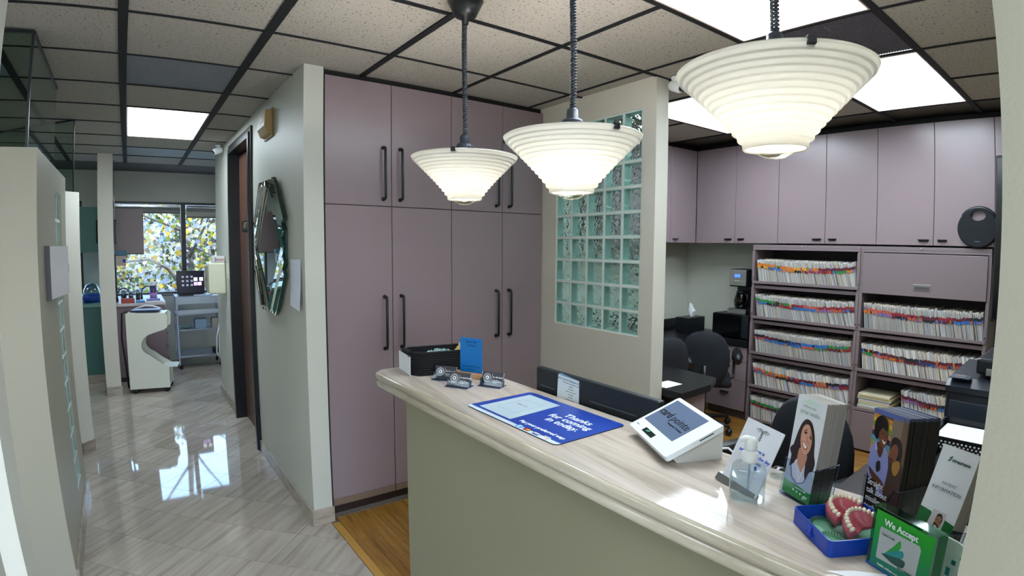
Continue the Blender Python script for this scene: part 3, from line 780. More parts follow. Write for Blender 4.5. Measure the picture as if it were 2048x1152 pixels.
row(YL0 + .022, YL1 - .022, 0.042, [('g', 'r'), ('g', 'm'), ('g', 'k'), ('r', 'm'), ('k', 'g'), ('g', 't'), ('k', 'r'), ('m', 'r')], 9, 6, '', '', False)
row(YR0 + .022, YR1 - .022, 0.655, [('k', 'g'), ('m', 't'), ('m', 'o'), ('k', 'm'), ('m', 'n'), ('m', 't'), ('m', 'b'), ('l', 'k')], 14, 7, '', '', False)
row(YR0 + .022, YR1 - .35, 0.342, [('m', 'w'), ('m', 'r'), ('k', 'b'), ('m', 'o')], 14, 8, '', '', False)
o = put('chart_folders', stuffB, STMATS); o['kind'] = 'stuff'; o['label'] = 'rows of white chart folders with coloured tabs on the lower file shelves'; o['category'] = 'folders'
print('individual folders', cn)
# flat pile of folders on the right bottom shelf
z = 0.345
for k, (c, th) in enumerate([('#b9b39f', .02), ('#d6d4cc', .016), ('#a7c0b4', .008), ('#c9b98c', .018), ('#cfcdc6', .014), ('#8b8f98', .010), ('#d8cfa6', .018), ('#cfc6a8', .022)]):
    dx = random.uniform(0, .012)
    b = B().box(4.607 + dx, 4.86, 1.33 + random.uniform(-.01, .01), 1.585 + random.uniform(-.006, .006), z, z + th - .001, bev=.002)
    side = ['bottommost', 'second lowest', 'third lowest', 'fourth lowest', 'fourth from the top', 'third from the top', 'second from the top', 'topmost'][k]
    tag(put('flat_folder', b, mat('flat_' + c[1:], c, .75)), side + ' folder of the flat pile on the right file shelves', 'folder', 'flat pile of folders')
    z += th

# round speaker standing on the file shelves
t = thing('round_speaker', 'round black speaker with a handle opening, standing on the file shelving', 'speaker', (4.60, 0.80, 1.626))
M = T((4.60, 0.797, 1.768)) @ Matrix.Rotation(R(-90), 4, 'Y')
SPK = mat('speaker_cloth', '#14181f', 0.8, bump=(400, .6))
b = B()
outer = [(0.138 * cos(a), 0.138 * sin(a)) for a in [2 * pi * k / 48 for k in range(48)]]
# ring built as quads between outer circle and an offset oval hole near the top (local x = up)
hole = [(0.085 + 0.036 * cos(a), 0.052 * sin(a)) for a in [2 * pi * k / 48 for k in range(48)]]
vs = [[b.bm.verts.new((M @ Vector((px, py, zz)))) for px, py in ring] for ring, zz in ((outer, -.03), (outer, .022), ([(p[0] * .94, p[1] * .94) for p in outer], .034), (hole, .034), (hole, -.03))]
for a in range(5):
    A, Bv = vs[a], vs[(a + 1) % 5]
    for k in range(48): b.bm.faces.new((A[k], A[(k + 1) % 48], Bv[(k + 1) % 48], Bv[k]))
put('body', b, SPK, t)
b = B(); pts = [M @ Vector((0.02 + 0.12 * cos(a), 0.135 * sin(a) * .93, 0.0)) for a in [R(x) for x in range(-62, 63, 8)]]
b.tube(pts, 0.013, 10); put('handle', b, mat('speaker_handle', '#1b1e24', .25), t)
put('badge', B().box(-.0945, -.0925, -.018, .018, .0345, .0355, M=M), CHROME, t)

# dark panel standing at the right edge of the files
t = thing('wall_screen', 'tall black edge of a screen panel at the right end of the file shelving', 'screen', (4.4, .62, 1.14))
put('panel', B().box(4.50, 4.583, 0.56, 0.672, 1.14, 2.25, bev=.006), BLACKP, t)
put('base_frame', B().box(4.52, 4.57, 0.60, 0.64, 0.0, 1.14, bev=.003), BLACKP, t)
put('glass_front', B().box(4.496, 4.501, 0.57, 0.662, 1.16, 2.23), mat('screen_dark', '#0a0b0d', .2), t)

# ---- base cabinet with drawers, worktop, coffee corner
t = thing('base_cabinet', 'mauve base cabinet with three drawers below the black worktop', 'cabinet', (4.75, 2.77, 0))
put('body', B().box(4.62, 4.945, 2.58, 3.0, .085, .685), mat('cabinet_core', '#4d3f42', .5), t)
put('toe_kick', B().box(4.66, 4.68, 2.58, 3.0, 0, .085), mat('toe_kick_grey', '#5b5353', .5), t)
for (za, zb) in ((.545, .683), (.365, .541), (.085, .361)):
    d = put('drawer', B().box(4.60, 4.62, 2.583, 2.997, za, zb, bev=.0015, seg=1), MAUVE, t)
    zc = zb - .05 if zb - za < .2 else zb - .12
    put('handle', edge_pull(4.60, 2.745, 2.835, zc), BLACK, d)
t = thing('worktop', 'black worktop under the microwave and coffee maker', 'worktop', (4.7, 3, .69))
put('slab', B().box(4.585, 4.948, 2.575, 3.498, .687, .75, bev=.004), BLACKTOP, t)
put('side_slab', B().box(3.0, 4.584, 2.98, 3.498, .707, .75, bev=.004), BLACKTOP, t)
put('backsplash', B().box(3.0, 4.94, 3.478, 3.496, .752, .855, bev=.002), BLACKTOP, t)
put('support_panel', B().box(3.1, 3.12, 3.0, 3.49, 0, .706), MAUVE, t)
t = thing('microwave', 'black microwave oven on the worktop, carrying the coffee maker', 'microwave', (4.75, 2.76, .75))
put('body', B().box(4.62, 4.93, 2.585, 2.955, .76, .978, bev=.006), BLACKP, t)
put('door', B().box(4.605, 4.62, 2.66, 2.955, .765, .973, bev=.004), mat('black_gloss', '#08090b', .08), t)
put('control_panel', B().box(4.606, 4.62, 2.586, 2.655, .765, .973, bev=.003), mat('panel_dark', '#1c1f24', .3), t)
for yy in (2.62, 2.92): put('foot', B().box(4.64, 4.66, yy - .01, yy + .01, .7502, .76), BLACKP, t)
# coffee maker
t = thing('coffee_maker', 'steel and black drip coffee maker with a blue display on the microwave', 'coffee maker', (4.75, 2.73, .978))
put('base', B().box(4.63, 4.86, 2.63, 2.82, .978, 1.03, bev=.006), STEEL, t)
put('tower', B().box(4.78, 4.87, 2.64, 2.81, 1.03, 1.24, bev=.005), BLACKP, t)
put('top_housing', B().box(4.64, 4.87, 2.635, 2.815, 1.235, 1.40, bev=.012), BLACKP, t)
put('steel_face', B().box(4.634, 4.642, 2.64, 2.81, 1.245, 1.395, bev=.003), STEEL, t)
dsp = mat('blue_display', '#2a49ff', .3, emit=1.6)
put('display', B().box(4.631, 4.635, 2.70, 2.755, 1.325, 1.352), dsp, t)
for k in range(5): put('button', B().box(4.631, 4.635, 2.655 + k * .028, 2.673 + k * .028, 1.285, 1.297, bev=.001), CHROME, t)
b = B().lathe([(.0, .0), (.052, .0), (.062, .03), (.064, .07), (.05, .12), (.042, .14)], (4.71, 2.725, 1.035), 24)
cf = put('carafe', b, glassy('carafe_glass', '#8b8a86', blend=.05), t)
put('lid', B().lathe([(0, 0), (.046, 0), (.044, .016), (0, .022)], (4.71, 2.725, 1.173), 20), BLACKP, cf)
put('carafe_handle', B().tube([(4.68, 2.675, 1.17), (4.665, 2.64, 1.165), (4.66, 2.632, 1.12), (4.675, 2.66, 1.07)], .008, 8), BLACKP, cf)
t = thing('storage_box', 'black box with a silver stripe behind the coffee maker', 'box', (4.85, 2.62, .98))
put('body', B().box(4.80, 4.93, 2.575, 2.63, .98, 1.50, bev=.004), BLACKP, t)
put('stripe', B().box(4.797, 4.801, 2.577, 2.628, 1.44, 1.455), STEEL, t)

# tissue box and papers on the far side top
t = thing('tissue_box', 'black tissue box with a white tissue pulled up, on the far black top', 'tissue box', (4.66, 3.25, .75))
put('box', B().box(4.52, 4.80, 3.17, 3.32, .752, .90, bev=.004), BLACKP, t)
b = B(); pr = random.Random(3)
ring0 = [(4.69 + .03 * cos(a), 3.245 + .012 * sin(a), .898) for a in [2 * pi * k / 10 for k in range(10)]]
ring1 = [(4.69 + .055 * cos(a) * pr.uniform(.7, 1.2), 3.245 + .03 * sin(a), .945 + .02 * sin(a * 3)) for a in [2 * pi * k / 10 for k in range(10)]]
ring2 = [(4.665 + .028 * cos(a), 3.245 + .012 * sin(a), 1.00 + .02 * cos(a * 2)) for a in [2 * pi * k / 10 for k in range(10)]]
rr = [[b.bm.verts.new(p) for p in r_] for r_ in (ring0, ring1, ring2)]
tip = b.bm.verts.new((4.65, 3.245, 1.045))
for a in range(2):
    for k in range(10): b.bm.faces.new((rr[a][k], rr[a][(k + 1) % 10], rr[a + 1][(k + 1) % 10], rr[a + 1][k]))
for k in range(10): b.bm.faces.new((rr[2][k], rr[2][(k + 1) % 10], tip))
put('tissue', b, mat('tissue_white', '#eef1f3', .9), t, smooth=False)

# ---- office desk by the glass wall
t = thing('office_desk', 'dark topped desk with a mauve side panel behind the glass block wall', 'desk', (2.8, 2.3, 0))
put('desktop', B().prism([(2.615, 1.86), (2.93, 1.875), (3.12, 1.96), (3.15, 2.3), (3.15, 2.9), (2.615, 2.9)], .71, .752), BLACKTOP, t)
put('side_panel', B().box(2.62, 2.905, 1.895, 1.915, 0, .71), MAUVE, t)
put('side_panel', B().box(2.885, 2.905, 1.915, 2.6, 0, .71), MAUVE, t)
tag(put('paper_sheet', B().box(2.64, 2.80, 1.99, 2.10, .7525, .7535), PAPER), 'white paper sheet on the desk behind the glass block wall', 'paper')

def office_chair(M, lab, sc=.82, zc=.66):
    t = thing('office_chair', lab, 'office chair', M=M, group='black office chairs')
    # backrest: rounded shell, local: faces -y, base at floor
    b = B(); n0 = 24; rings = []
    outline = []
    for k in range(n0):
        a = 2 * pi * k / n0
        x = .245 * sc * (abs(cos(a)) ** .8) * (1 if cos(a) >= 0 else -1); z = .30 * sc * (abs(sin(a)) ** .85) * (1 if sin(a) >= 0 else -1)
        if z < 0: x *= 1 - .18 * (-z / .3)
        outline.append((x, z))
    for sc_, yo in ((.0, .03), (.55, .034), (.9, .022), (1.0, .0), (.93, -.03), (.6, -.045), (.0, -.05)):
        rings.append([b.bm.verts.new((x * sc_, yo + .22 * (x * sc_) ** 2 * -1.2, zc + z * sc_)) for x, z in outline] if sc_ > 0 else None)
    c0 = b.bm.verts.new((0, .03, zc)); c1 = b.bm.verts.new((0, -.05, zc))
    rr = [r for r in rings if r]
    for a in range(len(rr) - 1):
        for k in range(n0):
            f = b.bm.faces.new((rr[a][k], rr[a][(k + 1) % n0], rr[a + 1][(k + 1) % n0], rr[a + 1][k])); f.smooth = True
    for k in range(n0):
        for c_, r_ in ((c0, rr[0]), (c1, rr[-1])):
            f = b.bm.faces.new((c_, r_[k], r_[(k + 1) % n0])); f.smooth = True
    put('backrest', b, BLACKF, t, local=True)
    put('seat', B().box(-.23, .23, -.50, -.06, .41, .48, bev=.033, seg=3), BLACKF, t, local=True)
    put('back_support', B().tube([(0, .035, .62), (0, .06, .5), (0, .02, .42), (0, -.15, .40)], .022, 8), BLACKP, t, local=True)
    put('gas_column', B().tube([(0, -.25, .10), (0, -.25, .43)], .028, 12), BLACKP, t, local=True)
    for s_ in (-1, 1):
        put('armrest', B().tube([(s_ * .26, -.42, .60), (s_ * .27, -.40, .665), (s_ * .27, -.30, .685), (s_ * .27, -.12, .685), (s_ * .265, -.05, .65)], [.025, .036, .042, .042, .03], 8), BLACKP, t, local=True)
        put('arm_bracket', B().tube([(s_ * .26, -.42, .60), (s_ * .25, -.32, .46), (s_ * .12, -.28, .42)], .014, 8), BLACKP, t, local=True)
    for k in range(5):
        a = 2 * pi * k / 5
        lg = put('leg', B().tube([(0, -.25, .11), (.28 * cos(a), -.25 + .28 * sin(a), .075)], [.024, .014], 8), BLACKP, t, local=True)
        put('caster', B().ball((.28 * cos(a), -.25 + .28 * sin(a), .032), (.03, .03, .032), 8), BLACKP, lg, local=True)
    return t
def MZ(x, y, deg): return T((x, y, 0)) @ Matrix.Rotation(R(deg), 4, 'Z')
office_chair(MZ(3.93, 2.58, 124), 'black fabric office chair with a rounded back in front of the drawers')
office_chair(MZ(3.42, 2.56, 165), 'black office chair half hidden behind the glass wall end')
office_chair(MZ(2.36, 0.985, -102), 'large black office chair behind the smiling woman brochures', sc=.88, zc=.70)

# lower reception desk behind the counter
DK = mat('dark_desk_laminate', '#2a2426', .35)
t = thing('reception_desk', 'dark low desk behind the counter, under the printer', 'desk', (1.8, .7, 0))
put('desktop', B().box(1.212, 1.78, 0.11, 1.90, .71, .75, bev=.003), DK, t)
put('return_top', B().box(1.781, 3.1, 0.11, .735, .71, .75, bev=.003), DK, t)
put('end_panel', B().box(3.07, 3.09, .12, .72, 0, .71), MAUVE, t)
put('end_panel', B().box(1.22, 1.76, 1.86, 1.88, 0, .71), MAUVE, t)

# ================================================================== RECEPTION COUNTER
HC = 1.07
t = thing('reception_counter', 'cream half-height counter with a pale stone top and rounded double edge', 'counter', (1.06, 1.0, 0))
put('counter_wall', B().box(0.911, 1.21, 0.106, 1.92, 0, 1.005), mat('counter_paint', '#928e76', .5, bump=(140, .2)), t)
def rounded(x0, x1, y0, y1, r, n=5):
    pts = []
    pts.append((x0, y0))
    pts.append((x1, y0))
    for cx_, cy_, a0 in ((x1 - r, y1 - r, 0), (x0 + r, y1 - r, 90)):
        for k in range(n + 1):
            a = R(a0 + 90 * k / n); pts.append((cx_ + r * cos(a), cy_ + r * sin(a)))
    return pts
put('countertop', B().prism(rounded(.876, 1.242, .107, 2.15, .045), 1.036, 1.07), COUNTER, t)
put('under_slab', B().prism(rounded(.898, 1.235, .107, 2.14, .04), 1.0, 1.0355), BEAD, t)
path = [(p[0], p[1]) for p in rounded(.876, 1.242, .107, 2.15, .045)][2:] + [(.876, .107)]
path = [(1.242, .107)] + path
def sweep(path, prof):
    """profile (out, z) swept along a polyline, mitred"""
    b = B(); n_ = len(path); rings = []
    for i, (x, y) in enumerate(path):
        d1 = Vector((path[i][0] - path[i - 1][0], path[i][1] - path[i - 1][1])) if i else None
        d2 = Vector((path[i + 1][0] - x, path[i + 1][1] - y)) if i < n_ - 1 else None
        d1 = d1 or d2; d2 = d2 or d1; d1 = d1.normalized(); d2 = d2.normalized()
        nn = Vector((d1.y, -d1.x)) + Vector((d2.y, -d2.x)); nn.normalize()
        k = 1 / max(.5, nn.dot(Vector((d1.y, -d1.x))))
        rings.append([b.bm.verts.new((x + nn.x * o_ * k, y + nn.y * o_ * k, z)) for o_, z in prof])
    for i in range(n_ - 1):
        for k in range(len(prof)):
            f = b.bm.faces.new((rings[i][k], rings[i][(k + 1) % len(prof)], rings[i + 1][(k + 1) % len(prof)], rings[i + 1][k])); f.smooth = True
    b.bm.faces.new(rings[0]); b.bm.faces.new(rings[-1][::-1])
    return b
def halfround(o0, zc, rx, rz, n_=8): return [(o0 + rx * cos(R(90 - 180 * k / n_)), zc + rz * sin(R(90 - 180 * k / n_))) for k in range(n_ + 1)] + [(o0 - .01, zc - rz), (o0 - .01, zc + rz)]
put('upper_bead', sweep(path, halfround(0.0005, 1.0545, .012, .0145)), BEAD, t)
ys = [.107, .55, 1.02, 1.45]
put('lower_bead', sweep(path, halfround(-.006, 1.0215, .015, .0165)), BEAD, t)

# ---- pendants
SHADE = translucent('frosted_shade', '#dcdad2', '#c6c5bf', .5, .3)
def pendant(cx_, cy_, zr, clips, lab):
    t = thing('pendant_lamp', lab, 'pendant lamp', (cx_, cy_, zr), group='stepped glass pendant lamps over the counter')
    prof = []; N = 13; r0, r1 = .068, .205; zb = zr - .166
    hs = [1.45, 1.25, 1.1, 1.02, .98, .95, .92, .9, .9, .88, .88, .86, .86]; tot = sum(hs); z_ = zb
    for k in range(N):
        r_ = r0 + (r1 - r0) * (k / (N - 1)) ** 1.0; h_ = .163 * hs[k] / tot
        prof += [(r_ - .002, z_ - .0008), (r_, z_ + .0012), (r_ + .0012, z_ + h_ * .72), (r_ + .004, z_ + h_ * .94)]
        z_ += h_
    prof += [(.210, zr - .003), (.211, zr), (.207, zr + .001)]
    inner = [(r_ - .004, z_ + .003) for r_, z_ in prof[::-1]][1:]
    b = B(); b.lathe(prof + inner, (cx_, cy_, 0), 64, close=True)
    put('shade', b, SHADE, t)
    put('lens', B().lathe([(0.0, -.020), (.02, -.018), (.038, -.008), (.048, .006), (.05, .012)], (cx_, cy_, zb), 28), glassy('lens_glass', '#f2efe2', blend=.12), t)
    bb = put('bulb', B().ball((cx_, cy_, zb + .045), .026, 14), mat('bulb_glow', '#fff4df', .3, emit=6), t)
    put('reflector', B().lathe([(.021, -.002), (.03, .002), (.030, .012), (.018, .03)], (cx_, cy_, zb + .058), 20), STEEL, t)
    put('socket', B().lathe([(.0, .0), (.034, .0), (.034, .040), (.030, .047), (.019, .049), (.018, .075), (.012, .082), (0, .082)], (cx_, cy_, zr + .008), 24), mat('slate_plastic', '#2b333f', .35), t)
    sb = B()
    for k in range(16):
        a = 2 * pi * k / 16; sb.box(.0335, .036, -.0025, .0025, .012, .034, M=T((cx_, cy_, zr + .008)) @ Matrix.Rotation(a, 4, 'Z'))
    sb.ball((cx_ - .034, cy_ - .016, zr + .03), .009, 8)
    put('vent_ribs', sb, BLACKP, t)
    hb_ = B()
    for k in range(3):
        a = 2 * pi * k / 3 + R(clips[0])
        hb_.tube([(cx_ + .02 * cos(a), cy_ + .02 * sin(a), zr + .012), (cx_ + .204 * cos(a), cy_ + .204 * sin(a), zr + .004)], .0018, 5)
    put('spider_wire', hb_, BLACKP, t)
    for a in clips:
        Mc = T((cx_, cy_, zr)) @ Matrix.Rotation(R(a), 4, 'Z')
        put('clip', B().box(.198, .215, -.008, .008, -.010, .006, M=Mc, bev=.001), BLACKP, t)
    z0, z1 = zr + .09, 2.475; nT = int((z1 - z0) / .0088); pts = []
    sw = random.Random(int(cy_ * 10))
    for k in range(nT * 10 + 1):
        a = 2 * pi * k / 10; z_ = z0 + (z1 - z0) * k / (nT * 10); wob = .003 * sin(z_ * 9 + cy_)
        pts.append((cx_ + .0075 * cos(a) + wob, cy_ + .0075 * sin(a), z_))
    put('coiled_cord', B().tube(pts, .0037, 5), mat('cord_blue_black', '#1d2530', .5), t)
    put('canopy', B().lathe([(0, 0), (.013, 0), (.014, .028), (.040, .030), (.045, .034), (.072, .092), (0, .093)], (cx_, cy_, 2.472), 28), BLACKP, t)
    ld = bpy.data.lights.new('pendant_bulb', 'POINT'); ld.energy = BULB; ld.shadow_soft_size = .03; ld.color = (1, .98, .95)
    lo = bpy.data.objects.new('pendant_bulb', ld); COL.objects.link(lo); lo.location = (cx_, cy_, zb + .105)
pendant(1.14, 1.853, 1.947, (227, 347, 107), 'leftmost and farthest of the three stepped white pendant lamps')
pendant(1.14, 1.230, 1.928, (262, 132, 12), 'middle one of the three stepped white pendant lamps')
pendant(1.14, .588, 1.977, (225, 345, 105), 'rightmost and nearest of the three stepped white pendant lamps')

# ---- counter mat
MX = Matrix.Translation((.925, 1.495, HC)) @ Matrix(((0, 1, 0, 0), (-1, 0, 0, 0), (0, 0, 1, 0), (0, 0, 0, 1)))   # local x -> -y, local y -> +x
t = thing('counter_mat', 'blue and white payment mat with thank-you lettering lying on the counter', 'mat', M=MX)
def rrect(x0, x1, y0, y1, r, n_=4):
    pts = []
    for cx_, cy_, a0 in ((x1 - r, y0 + r, -90), (x1 - r, y1 - r, 0), (x0 + r, y1 - r, 90), (x0 + r, y0 + r, 180)):
        for k in range(n_ + 1):
            a = R(a0 + 90 * k / n_); pts.append((cx_ + r * cos(a), cy_ + r * sin(a)))
    return pts
put('mat_base', B().prism(rrect(0, .45, 0, .277, .018), .0003, .0022), mat('mat_rubber', '#15171c', .6), t, local=True)
put('blue_print', B().prism(rrect(.001, .449, .001, .276, .017), .0022, .0026), mat('mat_blue', '#1d3c9c', .3, var=(160, '#2a4cb0')), t, local=True)
put('white_band', B().prism([p for p in rrect(.001, .449, .001, .060, .017) if p[1] < .03] + [(.001, .030), (.449, .030)][::-1][:0] or [(.018, .001), (.432, .001), (.444, .006), (.449, .018), (.449, .030), (.001, .030), (.001, .018), (.006, .006)], .0026, .0029), mat('mat_white', '#cfe0ee', .3), t, local=True)
pb = B(); pb.prism([(.034, .031), (.203, .031), (.188, .248), (.028, .248)], .0026, .00285)
put('pale_panel', pb, mat('mat_pale', '#bccfdd', .3), t, local=True)
fb = B()
for (xa, ya, xb, yb) in ((.068, .078, .165, .079), (.165, .079, .156, .200), (.156, .200, .066, .192), (.066, .192, .068, .078)):
    L = math.hypot(xb - xa, yb - ya); fb.box(0, L, -.0006, .0006, 0, .0002, M=T((xa, ya, .00285)) @ Matrix.Rotation(math.atan2(yb - ya, xb - xa), 4, 'Z'))
put('printed_frame', fb, mat('ink_grey', '#9fb0bd', .5), t, local=True)
WI = mat('ink_white', '#eef3fb', .4)
def tm(u, v, z=.0027): return Matrix.Translation((u * .45, v * .275, z))
for s_, u, v, sz in (('Thanks', .735, .712, .040), ('for coming', .732, .588, .040), ('in today.', .743, .460, .040), ('Pay your preferred way.', .738, .183, .0205)):
    text('lettering', s_, sz, WI, t, tm(u, v), bold=.0006)
text('lettering', 'THANK YOU', .009, mat('ink_slate', '#6b7c8c', .5), t, tm(.249, .54, .0029))
for (u, c1) in ((.604, '#1f8fe0'), (.684, '#3a1a1c'), (.78, '#1b2f7c'), (.867, '#f3f5f7')):
    put('card_logo', B().box(u * .45 - .013, u * .45 + .013, .006, .025, .0029, .0031), mat('logo_' + c1[1:], c1, .4), t, local=True)
lg = B(); lg.lathe([(0, 0), (.007, 0), (.007, .0002), (0, .0002)], (.684 * .45 - .0045, .0155, .0031), 16); put('logo_disc', lg, mat('logo_red', '#d8202a', .4), t, local=True)
lg = B(); lg.lathe([(0, 0), (.007, 0), (.007, .0002), (0, .0002)], (.684 * .45 + .0045, .0155, .0032), 16); put('logo_disc', lg, mat('logo_amber', '#f0a024', .4), t, local=True)
text('lettering', 'VISA', .0125, WI, t, tm(.78, .058, .0032), bold=.0004)
text('lettering', 'DISCOVER', .005, mat('ink_dark', '#22252b', .5), t, tm(.867, .066, .0032))
text('lettering', 'AM\nEX', .009, WI, t, tm(.604, .056, .0032), bold=.0003)
put('logo_stripe', B().prism([(.867 * .45, .0065), (.867 * .45 + .0125, .0065), (.867 * .45 + .0125, .012)], .0031, .0033), mat('logo_orange', '#e06a28', .4), t, local=True)

# ---- monitor standing behind the counter with the paper on it
t = thing('monitor', 'black back of a wide monitor standing behind the counter', 'monitor', (1.34, 1.26, .75))
put('back_shell', B().box(1.262, 1.292, .975, 1.542, .80, 1.149, bev=.006), mat('monitor_shell', '#1a2128', .42), t)
put('screen', B().box(1.292, 1.296, .975, 1.532, .81, 1.14), mat('black_gloss', '#08090b', .08), t)
for (a, b_) in ((1.055, 1.255), (1.43, 1.512)): put('vent_ridge', B().box(1.257, 1.263, a, b_, 1.083, 1.089, bev=.002), mat('monitor_ridge', '#3a444d', .4), t)
put('stand', B().box(1.292, 1.32, 1.22, 1.29, .76, 1.0, bev=.005), BLACKP, t)
put('stand_foot', B().box(1.25, 1.42, 1.14, 1.37, .752, .762, bev=.003), BLACKP, t)
MP = pose(1.257, 1.417, 1.055, -87, 0, 3.5)
t = thing('price_sheet', 'white wellness programme sheet hanging on the black monitor back', 'paper', M=MP)
put('sheet', B().box(0, .129, -.0006, 0, -.03, .092), mat('blue_white_paper', '#dfeaf0', .6), t, local=True)
put('hanging_strip', B().box(0.003, .132, -.0006, .012, .092, .0945), mat('strip_blue', '#5a7f9f', .5), t, local=True)
IK = mat('ink_dark', '#22252b', .5)
text('lettering', 'HQ Dental Wellness Program', .0105, mat('ink_teal', '#2f5f70', .5), t, Matrix.Translation((.065, -.0008, .081)) @ XZ)
for k, wd_ in enumerate((26, 6, 6, 16, 11, 7, 13, 17, 14)):
    text('lettering', ['Preventive dental services offered to our patients', 'Annual fee', 'Two cleanings', 'Exams and x-rays included', 'No deductibles', 'No waiting', 'Discounts on treatment', 'Terms and conditions apply here', 'Ask the front desk for details'][k], .0042, IK, t, Matrix.Translation((.065, -.0008, .071 - .0095 * k)) @ XZ)

# ---- rope basket with wrapped samples
MB = Matrix.Translation((1.085, 1.985, HC)) @ Matrix.Rotation(R(-13), 4, 'Z')
t = thing('rope_basket', 'black coiled rope basket holding sachets and two tubes at the counter end', 'basket', M=MB)
ROPE = mat('black_rope', '#0c0d11', .85, bump=(500, .8))
b = B(); nR = 10
for k in range(nR):
    z_ = .006 + .0098 * k; g_ = .004 * k / nR * 2
    loop = rrect(-.118 - g_, .118 + g_, -.062 - g_, .062 + g_, .045, 6)
    dz = lambda x: (.006 * (abs(x) / .12) ** 2 - .003) * (k / nR)
    b.tube([(x, y, z_ + dz(x)) for x, y in loop], .0056, 6, closed=True)
put('coils', b, ROPE, t, local=True)
put('basket_floor', B().prism(rrect(-.115, .115, -.06, .06, .045), .001, .008), ROPE, t, local=True)
for s_ in (-1, 1): put('ear_handle', B().tube([(s_ * .121, -.03, .092), (s_ * .140, -.022, .098), (s_ * .143, 0, .099), (s_ * .140, .022, .098), (s_ * .121, .03, .092)], .007, 8), ROPE, t, local=True)
ORD1 = ['first', 'second', 'third', 'fourth', 'fifth', 'sixth', 'seventh', 'eighth', 'ninth', 'tenth', 'eleventh', 'twelfth', 'last']
sr = random.Random(5)
for k in range(13):
    c = ['#9fc6cc', '#b9d3d8', '#8fb8c2', '#c8dde0', '#2f8f86'][k % 5 if k in (9, 10) else k % 4]
    lx = -.055 + k * .0085; M_ = MB @ T((lx, -.004 + sr.uniform(-.008, .008), .052 + .012 * sin(k / 12 * pi))) @ Matrix.Rotation(R(-55 + sr.uniform(-6, 6)), 4, 'Y') @ Matrix.Rotation(R(sr.uniform(-8, 8)), 4, 'X')
    b = B().box(-.036, .036, -.03, .03, -.0018, .0018, bev=.001, seg=1)
    o = put('sachet', b, mat('sachet_' + c[1:], c, .3), None, local=True); o.matrix_world = M_
    tag(o, ORD1[k] + ' wrapped sachet from the left in the rope basket', 'sachet', 'wrapped sachets in the basket')
for k, (lx, ly, lab) in enumerate(((.082, -.018, 'nearer cream capped tube leaning in the rope basket'), (.092, .022, 'farther cream capped tube leaning in the rope basket, next to the blue card'))):
    M_ = MB @ T((lx - .035, ly, .03)) @ Matrix.Rotation(R(40), 4, 'Y')
    tt = thing('cream_tube', lab, 'tube', M=M_)
    put('body', B().lathe([(0, 0), (.0125, 0), (.0125, .085), (0, .085)], seg=18), mat('tube_tan', '#b59b62', .4), tt, local=True)
    put('cap', B().lathe([(.0, .085), (.0135, .085), (.0145, .088), (.0145, .112), (.013, .115), (0, .115)], seg=18), mat('tube_cream', '#efe6c4', .4), tt, local=True)
tt = thing('folded_card', 'white folded card tucked under the left end of the rope basket', 'card', (.955, 2.0, HC))
put('upright_flap', B().prism([(0, 0), (.022, .155), (.0226, .155), (.0008, 0)], 0, .078, M=T((.9515, 1.965, HC + .002))), PAPER, tt)
put('base_flap', B().prism([(.9515, 1.965), (1.09, 1.915), (1.10, 1.95), (.985, 2.11)], HC + .0002, HC + .0012), PAPER, tt)

# ---- blue code card (code left out)
MC = pose(1.118, 1.850, HC, -65, 1)
t = thing('blue_card_stand', 'upright bright blue card in a small wooden base behind the card holders', 'card', M=MC)
put('wood_base', B().box(-.045, .112, -.014, .022, 0, .020, bev=.002), mat('light_wood', '#c89f78', .45), t, local=True)
put('blue_card', B().prism([(x, y) for x, y in rrect(0, .103, .016, .162, .006)], -.0012, .0012, M=XZ), mat('card_blue', '#1273bd', .35), t, local=True)
IN = mat('ink_navy', '#0a2b52', .5)
for s_, z_, sz in (('Square Up', .147, .0125), ('5 Check', .132, .0125), ('Your Reply Was Earned', .047, .0085), ('Front Review', .036, .0085)):
    text('lettering', s_, sz, IN, t, Matrix.Translation((.0515, -.0016, z_)) @ XZ, shear=.3)
put('wood_slot_lip', B().box(-.04, .107, -.0095, -.006, .020, .024, bev=.0005, seg=1), mat('light_wood', '#c89f78', .45), t, local=True)

